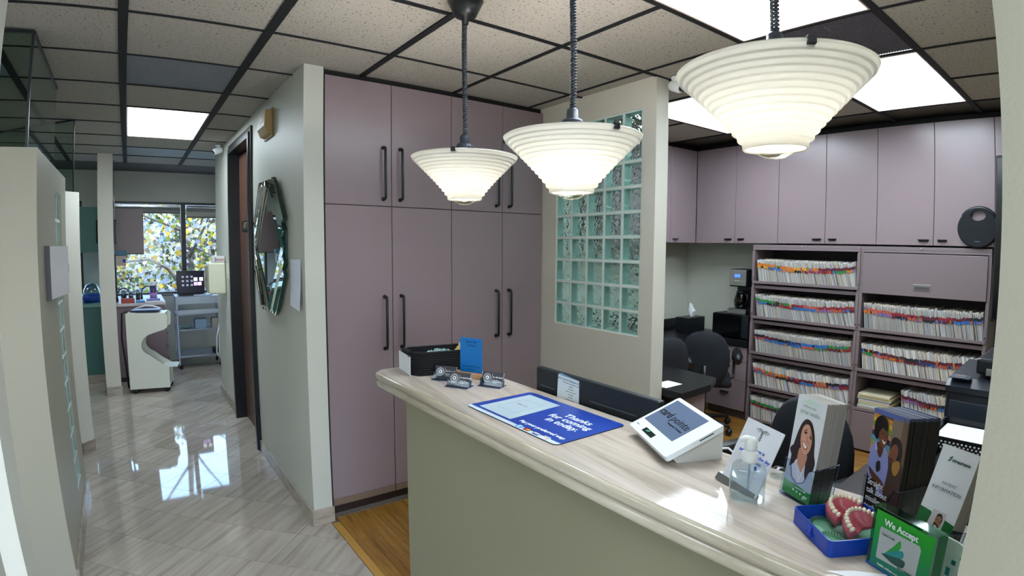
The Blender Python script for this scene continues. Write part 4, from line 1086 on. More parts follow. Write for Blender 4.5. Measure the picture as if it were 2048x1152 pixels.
# ---- business card holders
CARDM = mat('card_charcoal', '#33333b', .35); ACR = glassy('acrylic', '#f4f8fa', blend=.0); ACE = glassy('acrylic_edge', '#b9c8e2', blend=.10, rough=.2)
def card_holder(M, lab, nm):
    t = thing('card_holder', lab, 'card holder', M=M, group='business card holders on the counter')
    put('base_plate', B().box(-.004, .093, -.022, .034, 0, .003, bev=.0008, seg=1), ACE, t, local=True)
    Mt = Matrix.Translation((0, 0, .004)) @ Matrix.Rotation(R(-20), 4, 'X')
    put('back_plate', B().box(-.002, .091, .009, .011, 0, .048, M=Mt), ACR, t, local=True)
    put('front_lip', B().box(-.003, .092, -.004, -.002, -.002, .017, M=Mt), ACR, t, local=True)
    for xx in (-.004, .0905): put('side_lip', B().box(xx, xx + .002, -.004, .011, -.001, .024, M=Mt), ACE, t, local=True)
    st = put('card_stack', B().box(0, .089, 0, .0085, 0, .051, M=Mt), mat('card_edges', '#8d8d95', .6), t, local=True)
    tp = put('top_card', B().box(0, .089, -.0006, -.0001, 0, .051, M=Mt), CARDM, t, local=True)
    zf = -.0009
    em = B()
    Me = Mt @ T((.023, zf, .0275)) @ XZ
    em.lathe([(.0150, 0), (.0162, 0), (.0162, .0002), (.0150, .0002)], seg=32, M=Me, close=True)
    em.lathe([(.0, 0), (.0078, 0), (.0078, .0002), (.0, .0002)], seg=24, M=Me)
    for k in range(14):
        a = 2 * pi * k / 14; em.box(.0105, .0135, -.0008, .0008, 0, .0002, M=Me @ Matrix.Rotation(a, 4, 'Z'))
    em.mi = 1; em.prism(smooth_loop([(-.002, -.004), (-.0028, .001), (0, .0042), (.0028, .001), (.002, -.004), (0, -.0015)], 3), .0002, .0004, M=Me)
    put('round_emblem', em, [WI, CARDM], t, local=True)
    put('divider', B().box(.0435, .0442, -.0010, -.0007, .014, .044, M=Mt), WI, t, local=True)
    text('lettering', nm, .0062, WI, t, Mt @ T((.0475, zf, .0315)) @ XZ, align='LEFT', bold=.0002)
    text('lettering', 'General Dentistry\nFamily and Cosmetic Care\n100 Main Street Suite 210\nTel 555 0100', .0033, WI, t, Mt @ T((.0475, zf, .016)) @ XZ, align='LEFT')
card_holder(pose(1.010, 1.873, HC, -55), 'back left business card holder touching the basket front', 'Dr. Yommen T')
card_holder(pose(1.003, 1.752, HC, -60), 'front left business card holder nearest the counter edge', 'Dr. David Yoolefan')
card_holder(pose(1.110, 1.688, HC, -63), 'right business card holder in front of the blue card', 'Dr. Alfia Hisgaff')

# ---- payment terminal
MT = pose(1.16, .990, 1.087, -116, -64.6, 2.2)
t = thing('payment_terminal', 'white tilted touchscreen payment terminal on the counter', 'payment terminal', M=MT)
TW = mat('terminal_white', '#e4ecf0', .35)
put('tablet_body', B().prism(rrect(0, .24, 0, .165, .008), 0.0, .014, M=XZ), TW, t, local=True)
put('screen', B().box(.055, .213, -.0148, -.0140, .034, .147), mat('screen_slate', '#56657c', .18, emit=.12, emit_col='#56657c'), t, local=True) if False else None
SCR = put('screen', B().box(.012, .190, -.0148, -.0140, .044, .153), mat('screen_slate', '#54627a', .2, emit=.10, emit_col='#5f7390'), t, local=True)
TB = mat('ink_black_blue', '#10151f', .4)
sq = Matrix.Translation((.0, -.0151, .0)) @ XZ
text('lettering', 'card', .036, TB, SCR, T((.017, -.0151, .100)) @ XZ, align='LEFT', bold=.0006)
text('lettering', 'pointe', .036, TB, SCR, T((.088, -.0151, .100)) @ XZ, align='LEFT')
text('lettering', 'Integrated Terminal', .0095, TB, SCR, T((.10, -.0151, .078)) @ XZ, align='LEFT')
dp = put('small_display', B().box(.064, .126, -.0148, -.0140, .012, .028), mat('display_green_black', '#1c2f2c', .2), t, local=True)
put('contactless_mark', B().prism([(.078, .019), (.084, .019), (.096, .025), (.090, .025)], .0148, .0151, M=XZ), mat('mark_green', '#58b78b', .3, emit=.3), dp, local=True)
text('lettering', 'clover', .007, mat('ink_slate', '#6b7c8c', .5), t, T((.022, -.0143, .020)) @ XZ)
put('camera_dot', B().lathe([(0, 0), (.0012, 0), (.0012, .0004), (0, .0004)], (0, 0, 0), 10, M=T((.196, -.0140, .120)) @ XZ), TB, t, local=True)
put('card_slot', B().box(.2385, .2408, -.010, -.007, .095, .135), mat('slot_grey', '#55595c', .4), t, local=True)
# wedge base in world space (sits flat on the counter)
dX = Vector((cos(R(-116)), sin(R(-116)), 0)); dY = Vector((-dX.y, dX.x, 0))
O = Vector((1.16, .990, 0))
b = B()
def Wp(u, v, z): return O + dX * u + dY * v + Vector((0, 0, z))
TAN = math.tan(R(25.4))
prof = [(.028, HC + .0006), (.152, HC + .0006), (.152, 1.088 + .150 * TAN * .97), (.138, 1.084 + .138 * TAN), (.012, 1.086)]
vsA = [b.bm.verts.new(Wp(.012, v, z)) for v, z in prof]; vsB = [b.bm.verts.new(Wp(.222, v, z)) for v, z in prof]
b.bm.faces.new(vsA); b.bm.faces.new(vsB[::-1])
for k in range(5): b.bm.faces.new((vsA[k], vsA[(k + 1) % 5], vsB[(k + 1) % 5], vsB[k]))
put('wedge_base', b, mat('terminal_base', '#cfcfcb', .4), t)
tag(put('power_cable', B().tube([Wp(.20, .15, HC + .02), Wp(.22, .17, HC + .026), (1.225, .70, HC + .012), (1.238, .66, HC + .006), (1.249, .62, HC - .01), (1.252, .60, HC - .08)], .0028, 6), WHITEP), 'white power cable curling from the payment terminal over the counter edge', 'cable')

# ---- hand sanitiser
MS = Matrix.Translation((1.048, .566, HC)) @ Matrix.Rotation(R(-62), 4, 'Z')
t = thing('sanitizer_bottle', 'clear hand sanitizer pump bottle with a white pump on the counter', 'bottle', M=MS)
PET = glassy('clear_pet', '#eef3f4', blend=.10, rough=.03)
b = B(); secs = [(0.000, .9), (.004, 1.0), (.060, 1.0), (.068, .97), (.076, .80), (.081, .52), (.083, .42)]
rings = []
for z_, k in secs:
    rings.append([b.bm.verts.new((x * k, y * k, z_ + .0005)) for x, y in rrect(-.036, .036, -.028, .028, .016, 5)])
for a in range(len(rings) - 1):
    n_ = len(rings[0])
    for k in range(n_):
        f = b.bm.faces.new((rings[a][k], rings[a][(k + 1) % n_], rings[a + 1][(k + 1) % n_], rings[a + 1][k])); f.smooth = True
b.bm.faces.new(rings[0][::-1])
put('bottle', b, PET, t, local=True)
b = B(); rings = []
for z_, k in ((.002, .86), (.004, .93), (.052, .93)):
    rings.append([b.bm.verts.new((x * k, y * k, z_)) for x, y in rrect(-.036, .036, -.028, .028, .016, 5)])
for a in range(2):
    for k in range(n_): b.bm.faces.new((rings[a][k], rings[a][(k + 1) % n_], rings[a + 1][(k + 1) % n_], rings[a + 1][k]))
b.bm.faces.new(rings[0][::-1]); b.bm.faces.new(rings[-1])
put('gel', b, glassy('gel_clear', '#f6f9fa', blend=.06, rough=.08), t, local=True)
put('label', B().box(-.0372, -.0364, -.020, .016, .012, .062), mat('label_silver', '#d5dadd', .4), t, local=True)
for k, s_ in enumerate(('HAND', 'GEL', 'SANI', '62%')):
    text('lettering', s_, .0085, mat('ink_dark', '#22252b', .5), t, Matrix.Translation((-.0375, -.010 + .0065 * k, .040)) @ Matrix.Rotation(R(-90), 4, 'Z') @ XZ @ Matrix.Rotation(R(-90), 4, 'Z'))
put('barcode', B().box(-.0377, -.0371, -.014, .010, .014, .022), mat('barcode_grey', '#60656a', .5, var=(20, '#e8e8e8', (1, 60, 0))), t, local=True)
put('dip_tube', B().tube([(0, 0, .01), (0, 0, .085)], .0022, 8), glassy('tube_clear', '#dfe6ee', blend=.15), t, local=True)
put('blue_bead', B().ball((.012, .004, .066), (.003, .003, .006), 8), mat('bead_blue', '#2a55c4', .3), t, local=True)
put('collar', B().lathe([(0, .082), (.0165, .082), (.0172, .086), (.0172, .102), (.013, .104), (.011, .110), (0, .110)], seg=26), WHITEP, t, local=True)
pb = B(); pb.lathe([(0, .105), (.0125, .108), (.0135, .115), (.012, .128), (.009, .134), (0, .136)], seg=22)
pb.tube([(0, 0, .128), (-.012, -.002, .132), (-.022, -.004, .128)], [.009, .007, .005], 10)
put('pump_head', pb, WHITEP, t, local=True)

# ---- payment notice
MPY = pose(1.083, .652, HC + .008, -103, -24, 5)
t = thing('payment_sign', 'white tilted notice card with a blue payment message in a steel base', 'sign', M=MPY)
put('card', B().prism(rrect(0, .106, 0, .151, .002), -.0015, .0015, M=XZ), mat('sign_white', '#dfe2ec', .35), t, local=True)
put('steel_base', B().prism([(-.012, -.006), (.016, -.006), (.006, .009), (-.004, .009)], 0, .114, M=Matrix.Rotation(R(20), 4, 'X') @ Matrix(((0, 0, 1, -.012), (1, 0, 0, 0.004), (0, 1, 0, 0), (0, 0, 0, 1)))), STEEL, t, local=True)
BI = mat('ink_blue', '#2a4fc0', .5)
for s_, z_ in (('Payment is', .080), ('expected on the day', .068), ('of your visit', .056)):
    text('lettering', s_, .0108, BI, t, Matrix.Translation((.058, -.0018, z_ + .012)) @ XZ, bold=.0002)
cb = B(); MCb = Matrix.Translation((.053, -.0017, .126)) @ XZ
cb.tube([(0, -.016, 0), (0, .012, 0)], .0005, 4, M=MCb)
for s_ in (-1, 1):
    for k in range(3): cb.tube([(0, .010 - k * .003, 0), (s_ * .008, .014 - k * .002, 0), (s_ * (.019 - k * .004), .010 - k * .003, 0)], .0005, 4, M=MCb)
    for k in range(3): cb.tube([(0, -.012 + k * .006, 0), (s_ * .004, -.009 + k * .006, 0), (0, -.006 + k * .006, 0)], .0005, 4, M=MCb)
put('winged_emblem', cb, IK, t, local=True)

# ---- brochure racks
def acrylic_rack(t, w, d, h_lip, tilt_m, h_back=.16):
    """clear rack: back, floor, cut-away front lip, side cheeks"""
    e = .0022
    put('rack_back', B().box(-.004, w + .004, d + .001, d + .001 + e, -.004, h_back), ACR, t, local=True)
    put('rack_floor', B().box(-.004, w + .004, -.004, d + .003, -.005, -.003), ACE, t, local=True)
    fb = B().prism([(-.004, -.004), (w + .004, -.004), (w + .004, h_lip), (w - .012, h_lip * .97), (w * .72, h_lip * .55), (w * .5, h_lip * .42), (w * .28, h_lip * .55), (.012, h_lip * .97), (-.004, h_lip)], .001, .001 + e, M=XZ)
    put('rack_front', fb, ACR, t, local=True)
    pts = [(-.003, -.003, h_lip), (.012, -.003, h_lip * .97), (w * .28, -.003, h_lip * .55), (w * .5, -.003, h_lip * .42), (w * .72, -.003, h_lip * .55), (w - .012, -.003, h_lip * .97), (w + .003, -.003, h_lip)]
    put('rack_rim', B().tube(pts, .0012, 6), ACE, t, local=True)
    for xx in (-.004, w + .004 - e):
        put('rack_side', B().prism([(-.003, -.004), (d + .003, -.004), (d + .003, h_lip * 1.15), (-.003, h_lip)], xx, xx + e, M=Matrix(((0, 0, 1, 0), (1, 0, 0, 0), (0, 1, 0, 0), (0, 0, 0, 1)))), ACR, t, local=True)
        put('rack_rim', B().tube([(xx + e / 2, -.003, h_lip), (xx + e / 2, d + .003, h_lip * 1.15), (xx + e / 2, d + .003, -.004)], .0011, 6), ACE, t, local=True)
ORD = ['front', 'second', 'third', 'fourth', 'fifth', 'sixth', 'seventh', 'eighth', 'ninth', 'tenth', 'eleventh', 'twelfth', 'thirteenth', 'fourteenth', 'fifteenth', 'sixteenth', 'seventeenth', 'eighteenth', 'nineteenth', 'twentieth']
def brochures(M, w, h, d, n_, what, group, face, edges, fan=0.0, rnd=0):
    """n_ single folded leaflets one behind the other; returns the front one"""
    rr = random.Random(rnd); th = d / n_; first = None
    b = B(); zz = 0
    for k, (zf, m_) in enumerate(edges):
        b.mi = k; b.box(0, w, .0004, th - .0004, zz * h, zf * h); zz = zf
    # fold line on the free side
    me = mesh_of(b, [face] + [m_ for zf, m_ in edges][1:] if False else [m_ for zf, m_ in edges])
    for k in range(n_):
        o = bpy.data.objects.new('brochure', me); COL.objects.link(o)
        Mk = M @ T((rr.uniform(-.0007, .0007) if k else 0, k * th, rr.uniform(-.0008, .0008) if k else 0)) @ Matrix.Rotation(R(fan * k), 4, 'X')
        o.matrix_world = Mk; MW[o.name] = Mk
        lab = ('front %s, seen full face' % what) if k == 0 else ('%s %s from the front of its stack' % (ORD[k], what))
        tag(o, lab, 'brochure', group)
        if k == 0: first = o
    return first
WHF = mat('brochure_white', '#e2e6ee', .3); GRF = mat('brochure_green', '#17823a', .3)
M1 = pose(1.128, .528, HC + .007, -110, -5, 2.2)
t = thing('brochure_rack', 'clear acrylic rack with white and green smiling woman brochures', 'brochure rack', M=M1)
acrylic_rack(t, .078, .062, .075, None)
f1 = brochures(M1, .078, .216, .061, 15, 'white brochure with the smiling woman', 'smiling woman brochures', WHF,
               [(.13, mat('edge_green', '#0f5a34', .5)), (.36, mat('edge_dark', '#3b3733', .6)), (1.0, mat('edge_grey', '#a9a5a0', .6))], rnd=1)
p = Print(.078, .216)
p.add([(0, 0), (1, 0), (1, 1), (0, 1)], '#e2e7ef')
p.add([(0, 0), (1, 0), (1, .12), (0, .15)], '#1c8f3c')
p.add(smooth_loop([(.02, .14), (.05, .27), (.25, .33), (.42, .36), (.62, .36), (.85, .33), (1.0, .26), (1.02, .12), (.5, .13)], 4), '#c4c8dd')
p.add(smooth_loop([(.18, .62), (.28, .74), (.42, .795), (.60, .78), (.74, .70), (.82, .60), (.86, .50), (.94, .42), (.92, .34), (.80, .30), (.74, .22), (.66, .27), (.64, .36), (.34, .38), (.25, .33), (.10, .28), (.12, .38), (.02, .45), (.14, .52)], 5), '#2b1d20')
p.add(smooth_loop([(.36, .50), (.34, .36), (.44, .31), (.54, .27), (.62, .35), (.64, .46)], 5), '#c08a72')
p.add(smooth_loop([(.40, .33), (.50, .22), (.60, .33), (.56, .20), (.50, .16), (.44, .22)], 4), '#d5d8e6')
p.add(ell(.52, .605, .205, .145, 28, -.25), '#d49c84'); p.add(smooth_loop([(.40, .60), (.46, .615), (.50, .60), (.44, .585)], 4), '#dba994'); p.add(smooth_loop([(.60, .59), (.66, .60), (.69, .575), (.63, .565)], 4), '#cd9079')
p.add(smooth_loop([(.30, .66), (.40, .735), (.56, .745), (.70, .66), (.66, .71), (.54, .775), (.38, .76)], 4), '#2b1d20')
p.add(ell(.47, .665, .055, .012, 16, .1), '#3a2320'); p.add(ell(.66, .635, .045, .011, 16, -.3), '#3a2320')
p.add(ell(.46, .688, .07, .005, 12, .25), '#3a2320'); p.add(ell(.67, .660, .055, .005, 12, -.35), '#3a2320')
p.add(smooth_loop([(.545, .655), (.575, .60), (.60, .585), (.555, .58)], 3), '#b97a66')
p.add(smooth_loop([(.40, .572), (.48, .566), (.58, .545), (.63, .535), (.58, .505), (.49, .515)], 4), '#9c4448')
p.add(smooth_loop([(.43, .566), (.50, .559), (.58, .541), (.60, .534), (.56, .515), (.50, .525)], 4), '#f3f1ee')
for k in range(3): p.add(ell(.62 - .0, .16, .0, .0, 3), '#f3f1ee') if False else p.add(ell(.42 + k * .13, .075 - k * .004, .032, .012, 12), '#dff0e2')
p.add([(.15, .94), (.42, 1.0), (.95, .965), (.6, .955)], '#cfe6da')
p.done('printed_cover', f1, Matrix.Identity(4))
GI = mat('ink_pale_green', '#9db8ab', .5)
text('lettering', 'your smile', .0125, GI, f1, T((.040, -.0026, .186)) @ XZ)
text('lettering', 'it all starts with', .0055, GI, f1, T((.036, -.0026, .198)) @ XZ)
text('lettering', 'go', .012, WI, f1, T((.066, -.0026, .013)) @ XZ, shear=.3)
text('lettering', 'Learn more today', .004, WI, f1, T((.052, -.0026, .0235)) @ XZ)

M2 = pose(1.163, .367, HC + .007, -120, -3.2, -2)
t = thing('brochure_rack', 'clear acrylic rack with dark brochures showing a couple', 'brochure rack', M=M2)
acrylic_rack(t, .093, .080, .070, None)
f2 = brochures(M2, .093, .211, .079, 19, 'dark brochure with the smiling couple', 'dark couple brochures', None,
               [(.97, mat('edge_black', '#15110f', .35)), (1.0, mat('edge_blue_grey', '#3b4460', .4))], rnd=2)
p = Print(.093, .211)
p.add([(0, 0), (1, 0), (1, 1), (0, 1)], '#2a1d1b')
p.add([(0, .42), (1, .42), (1, 1), (0, 1)], '#5d4a40')
for k, c in enumerate(('#c98a3a', '#d2b446', '#7d9a3e', '#c78a78', '#4b3a6e', '#5a9fb4', '#8fae46', '#d48a3c', '#c9a0a8')):
    p.add([(-.05, .965 - k * .042), (.56, .93 - k * .048), (.56, .885 - k * .048), (-.05, .925 - k * .042)], c)
p.add([(.56, .60), (1.0, .55), (1.0, 1), (.56, 1)], '#7f7063')
p.add([(-.1, .955), (1.1, .955), (1.1, 1.1), (-.1, 1.1)], '#5566a8')
p.add([(.78, .50), (1.0, .45), (1, .95), (.86, 1)], '#6b5444')
p.add(smooth_loop([(.48, .40), (.56, .60), (.70, .64), (.90, .60), (1.02, .45), (1.02, .20), (.5, .2)], 4), '#44302a')
p.add(smooth_loop([(.58, .70), (.62, .78), (.74, .80), (.88, .76), (.93, .66), (.88, .56), (.78, .54), (.64, .60)], 4), '#241713')
p.add(ell(.70, .645, .12, .085, 20, .4), '#7c4b36')
p.add(smooth_loop([(.62, .58), (.72, .57), (.66, .605)], 3), '#4b2620')
p.add(smooth_loop([(.70, .55), (.85, .60), (.92, .55), (.84, .46), (.74, .47)], 4), '#a77a3e')
p.add(smooth_loop([(.02, .40), (.04, .60), (.14, .70), (.30, .69), (.50, .65), (.60, .52), (.58, .35), (.54, .22), (.36, .24), (.30, .36), (.14, .33)], 5), '#8a92cf')
p.add(smooth_loop([(.20, .69), (.24, .60), (.34, .56), (.40, .63), (.38, .70)], 4), '#5a3426')
p.add([(.18, .69), (.14, .66), (.20, .60), (.24, .63)], '#a5acdf')
p.add(ell(.36, .765, .13, .098, 24, -.35), '#754634')
p.add(smooth_loop([(.08, .80), (.10, .90), (.24, .95), (.40, .93), (.47, .87), (.44, .82), (.32, .84), (.24, .79), (.20, .72), (.12, .74)], 5), '#16100f')
p.add(ell(.35, .79, .03, .006, 10), '#20120e'); p.add(ell(.46, .775, .025, .006, 10, -.3), '#20120e')
p.add(smooth_loop([(.33, .735), (.42, .72), (.46, .725), (.41, .695)], 3), '#e8dfd6')
p.add(smooth_loop([(.06, .44), (.24, .40), (.46, .36), (.60, .30), (.56, .26), (.40, .30), (.16, .36)], 4), '#5e3829')
p.add(smooth_loop([(.26, .50), (.36, .53), (.40, .45), (.30, .42)], 3), '#23222b')
p.done('printed_cover', f2, Matrix.Identity(4))
for k, s_ in enumerate(('Straight', 'talk about', 'misaligned', 'teeth')):
    text('lettering', s_, .0170, WI, f2, T((.010, -.0046, .064 - .0165 * k)) @ XZ, align='LEFT', sx=.82)
text('lettering', 'ASK YOUR DENTIST ABOUT TREATMENT', .0030, WI, f2, T((.046, -.0046, .004)) @ XZ)

M3 = pose(1.042, .246, HC + .008, -114.4, -19.8)
t = thing('brochure_rack', 'clear acrylic rack with patient information brochures beside the wall', 'brochure rack', M=M3)
acrylic_rack(t, .075, .036, .062, None)
f3 = brochures(M3, .075, .201, .035, 8, 'white patient information brochure', 'patient information brochures', None,
               [(.35, mat('edge_deep_green', '#10301f', .5)), (1.0, mat('edge_grey', '#a9a5a0', .6))], rnd=3)
p = Print(.075, .201)
p.add([(0, 0), (1, 0), (1, 1), (0, 1)], '#dde1ea')
p.add([(0, 0), (1, 0), (1, .385), (.72, .40), (.60, .22), (.30, .24), (.32, .42), (0, .43)], '#10662f')
p.add([(.30, .23), (.72, .23), (.74, .45), (.36, .45)], '#c8c6cc')
p.add(smooth_loop([(.42, .24), (.44, .30), (.54, .32), (.66, .30), (.72, .24)], 4), '#e3e4ea')
p.add(ell(.575, .355, .095, .062, 22, -.3), '#a9745a')
p.add(smooth_loop([(.50, .39), (.52, .425), (.62, .43), (.68, .385), (.66, .35), (.645, .395), (.56, .41)], 4), '#3a2a24')
p.add(smooth_loop([(.49, .345), (.56, .345), (.63, .325), (.62, .30), (.56, .295), (.50, .305)], 4), '#3b241d')
p.add(smooth_loop([(.52, .328), (.60, .318), (.58, .305), (.53, .31)], 3), '#efe9e4')
p.add(ell(.545, .375, .022, .004, 8), '#241512'); p.add(ell(.63, .365, .018, .004, 8), '#241512')
p.add(ell(.42, .268, .055, .030, 16, .4), '#c3c83c'); p.add(ell(.43, .278, .025, .014, 12), '#eceab8')
p.add([(.28, .905), (.36, .925), (.36, .910), (.30, .893)], '#0f5c2e'); p.add([(.26, .88), (.34, .90), (.34, .887), (.28, .868)], '#0f5c2e')
p.done('printed_cover', f3, Matrix.Identity(4))
text('lettering', 'straumann', .0088, mat('ink_dark_green', '#15402a', .5), f3, T((.029, -.003, .179)) @ XZ, align='LEFT', bold=.0002)
text('lettering', 'PATIENT', .0075, mat('ink_lilac_grey', '#8c8fa3', .5), f3, T((.040, -.003, .137)) @ XZ)
text('lettering', 'INFORMATION', .0088, mat('ink_slate', '#6b7c8c', .5), f3, T((.039, -.003, .126)) @ XZ)
text('lettering', "Don't miss life because of missing teeth.", .0036, WI, f3, T((.038, -.003, .036)) @ XZ, bold=.0001)

# ---- acrylic acceptance sign
M4 = pose(.968, .280, HC, -114, 0)
t = thing('acrylic_sign', 'thick acrylic block sign reading We Accept on a green ground', 'sign', M=M4)
put('acrylic_block', B().box(-.006, .125, 0, .024, .0004, .108, bev=.0012), ACR, t, local=True)
for (xa, xb, za, zb) in ((-.0062, -.0050, 0, .108), (.1240, .1252, 0, .108)):
    put('block_edge', B().box(xa, xb, .0004, .0236, za + .001, zb), glassy('edge_green_glass', '#8fd4b4', blend=.1, rough=.1), t, local=True)
put('top_edge', B().box(-.005, .124, .0004, .0236, .1075, .1085), glassy('edge_green_glass', '#8fd4b4', blend=.1, rough=.1), t, local=True)
put('base_edge', B().box(-.006, .125, -.0006, .0002, .0004, .006), mat('edge_blue', '#2c4fae', .25), t, local=True)
p = Print(.119, .100)
n_g = 14
for k in range(n_g):
    f_ = k / (n_g - 1); c = '#%02x%02x%02x' % (int(8 + 18 * f_), int(122 + 44 * f_), int(112 - 76 * f_))
    p.add([(0, k / n_g), (1, k / n_g), (1, (k + 1) / n_g), (0, (k + 1) / n_g)], c); p.k = 0
p.k = 1
p.add([(.115, .165), (.78, .205), (.80, .24), (.81, .70), (.775, .755), (.115, .735), (.10, .70), (.10, .19)], '#b3babf')
p.add(smooth_loop([(.266, .346), (.36, .50), (.457, .661), (.49, .60), (.482, .53), (.42, .42)], 5), '#1f9e3c')
p.add(smooth_loop([(.235, .315), (.36, .42), (.50, .51), (.548, .50), (.56, .43), (.525, .38), (.40, .33)], 5), '#0f8d93')
p.add(smooth_loop([(.189, .29), (.34, .33), (.50, .375), (.595, .367), (.60, .30), (.563, .24), (.42, .22), (.28, .25)], 5), '#0c4b45')
p.done('printed_insert', t, T((.002, -.0008, .004)))
text('lettering', 'We Accept', .0148, WI, t, T((.057, -.0032, .089)) @ XZ, bold=.0004)
text('lettering', 'CareCredit', .006, mat('ink_dark_teal', '#1b4f4c', .5), t, T((.034, -.0032, .068)) @ XZ)
text('lettering', 'Health, wellness and personal care', .0052, WI, t, T((.057, -.0032, .0125)) @ XZ)
text('lettering', 'Subject to credit approval', .0028, IK, t, T((.076, -.0032, .026)) @ XZ)
M4b = pose(1.0, .20, HC, -114, 0)
t = thing('round_sign', 'pale round edged acrylic sign standing behind the green sign', 'sign', M=T((.003, -.004, 0)) @ M4b)
put('panel', B().prism(smooth_loop([(0, 0), (.05, 0), (.082, .02), (.088, .05), (.07, .078), (.035, .082), (0, .08)], 4), 0, .004, M=XZ), mat('pale_mint', '#cfe3db', .35), t, local=True)
put('teal_marks', B().box(.044, .052, -.0046, -.0040, .02, .034).box(.052, .060, -.0046, -.0040, .042, .050).box(.066, .074, -.0046, -.0040, .028, .032).box(.066, .076, -.0046, -.0040, .056, .060), mat('logo_teal', '#157f86', .4), t, local=True)

# ---- blue retainer case with aligners and two jaw models
M5 = pose(1.02, .451, HC, -127.6, 0)
t = thing('retainer_case', 'open blue plastic case with a green insert holding clear aligners', 'case', M=M5)
BLU = mat('case_blue', '#0f3fae', .28)
b = B(); W_, D_, H_ = .141, .15, .032
out = rrect(0, W_, 0, D_, .010, 4); inn = rrect(.0025, W_ - .0025, .0025, D_ - .0025, .008, 4)
ro = [[b.bm.verts.new((x, y, z_)) for x, y in out] for z_ in (.0008, H_)]; ri = [[b.bm.verts.new((x, y, z_)) for x, y in inn] for z_ in (H_, .003)]
sq_ = [ro[0], ro[1], ri[0], ri[1]]
for a in range(3):
    for k in range(len(out)): b.bm.faces.new((sq_[a][k], sq_[a][(k + 1) % len(out)], sq_[a + 1][(k + 1) % len(out)], sq_[a + 1][k]))
b.bm.faces.new(ro[0][::-1]); b.bm.faces.new(ri[1])
put('case_shell', b, BLU, t, local=True)
put('latch', B().box(.066, .078, -.003, .0005, .010, .026, bev=.001).tube([(.060, -.002, .012), (.084, -.002, .012)], .0026, 8), BLU, t, local=True)
put('hinge', B().box(.02, .12, D_, D_ + .005, .024, .031, bev=.001), BLU, t, local=True)
put('green_insert', B().prism(rrect(.004, W_ - .004, .004, D_ - .004, .007), .003, .0042), mat('insert_green', '#6aa584', .45), t, local=True)
for ex, ey in ((.045, .03), (.115, .035)): put('insert_print', B().prism(ell(ex, ey, .016, .012), .0042, .0045), mat('insert_mint', '#8cc9a2', .45), t, local=True)
def arch(rx, ry, n_, a0=-10, a1=190):
    return [(rx * cos(R(a0 + (a1 - a0) * k / (n_ - 1))), ry * sin(R(a0 + (a1 - a0) * k / (n_ - 1)))) for k in range(n_)]
for k, (ax, ay, rot, lab) in enumerate(((.035, .045, 60, 'clear aligner on the insert near the case latch'), (.098, .032, 80, 'clear aligner on the insert at the front end of the case'))):
    b = B(); MA = M5 @ T((ax, ay, .0048)) @ Matrix.Rotation(R(rot), 4, 'Z'); pts = arch(.021, .030, 15)
    for x, y in pts: b.ball((x, y, .004), (.0042, .0042, .0042), 8)
    o = put('clear_aligner', b, glassy('aligner_clear', '#dff0e8', blend=.18, rough=.12), None, local=True); o.matrix_world = MA; MW[o.name] = MA
    tag(o, lab, 'aligner')
GUM = mat('gum_pink', '#c05a68', .3, bump=(60, .3)); TOO = mat('tooth_ivory', '#e6dfc9', .25)
def jaw(M, lab, hgt=.018):
    t = thing('jaw_model', lab, 'dental model', M=M, group='jaw models in the blue case')
    n_ = 25; outer = arch(.030, .044, n_, 0, 180); inner = arch(.017, .030, n_, 0, 180)
    b = B(); sec = [(outer, 0, 1.04), (outer, hgt * .6, 1.06), (outer, hgt, .97), (inner, hgt, 1.08), (inner, hgt * .45, .95)]
    rg = [[b.bm.verts.new((x * k, y * k - .010, z_)) for x, y in pts] for pts, z_, k in sec]
    for a in range(len(rg) - 1):
        for k in range(n_ - 1):
            f = b.bm.faces.new((rg[a][k], rg[a][k + 1], rg[a + 1][k + 1], rg[a + 1][k])); f.smooth = True
    # palate and base, closed behind
    cen = b.bm.verts.new((0, 0, hgt * .35)); cb_ = b.bm.verts.new((0, 0, 0))
    for k in range(n_ - 1):
        f = b.bm.faces.new((rg[-1][k], rg[-1][k + 1], cen)); f.smooth = True
        b.bm.faces.new((rg[0][k + 1], rg[0][k], cb_))
    L_ = [r[0] for r in rg] + [cen, cb_]; b.bm.faces.new(L_)
    R_ = [r[-1] for r in rg] + [cen, cb_]; b.bm.faces.new(R_[::-1])
    put('gum_base', b, GUM, t, local=True)
    tp = arch(.0245, .0385, 14, 4, 176)
    for k, (x, y) in enumerate(tp):
        a = math.atan2(y, x); f_ = abs(k - 6.5) / 6.5
        s_ = .0030 + .0016 * f_
        o = B().ball((x, y - .010, hgt + .0022), (s_ * 1.15, .0034, .0052 - .001 * f_), 8, M=Matrix.Rotation(a + pi / 2 * 0, 4, 'Z'))
        if f_ > .45: o.ball((x * .93, y * .93 - .010, hgt + .0026), (s_ * .8, .0028, .0042), 7, M=Matrix.Rotation(a, 4, 'Z'))
        put('tooth', o, TOO, t, local=True)
    return t
jaw(M5 @ T((.040, .088, .024)) @ Matrix.Scale(1.1, 4) @ Matrix.Rotation(R(105), 4, 'Z') @ Matrix.Rotation(R(-16), 4, 'Y') @ Matrix.Rotation(R(12), 4, 'X'), 'jaw model farther from the viewer, tilted up in the blue case', .022)
jaw(M5 @ T((.094, .092, .022)) @ Matrix.Scale(1.1, 4) @ Matrix.Rotation(R(95), 4, 'Z') @ Matrix.Rotation(R(-20), 4, 'Y') @ Matrix.Rotation(R(14), 4, 'X'), 'jaw model nearer the viewer, lying next to the green sign', .022)
tag(put('paper_scrap', B().prism([(.892, .325), (.905, .27), (.955, .235), (.925, .29)], HC + .0004, HC + .0012), PAPER), 'white paper lying at the near end of the counter', 'paper')
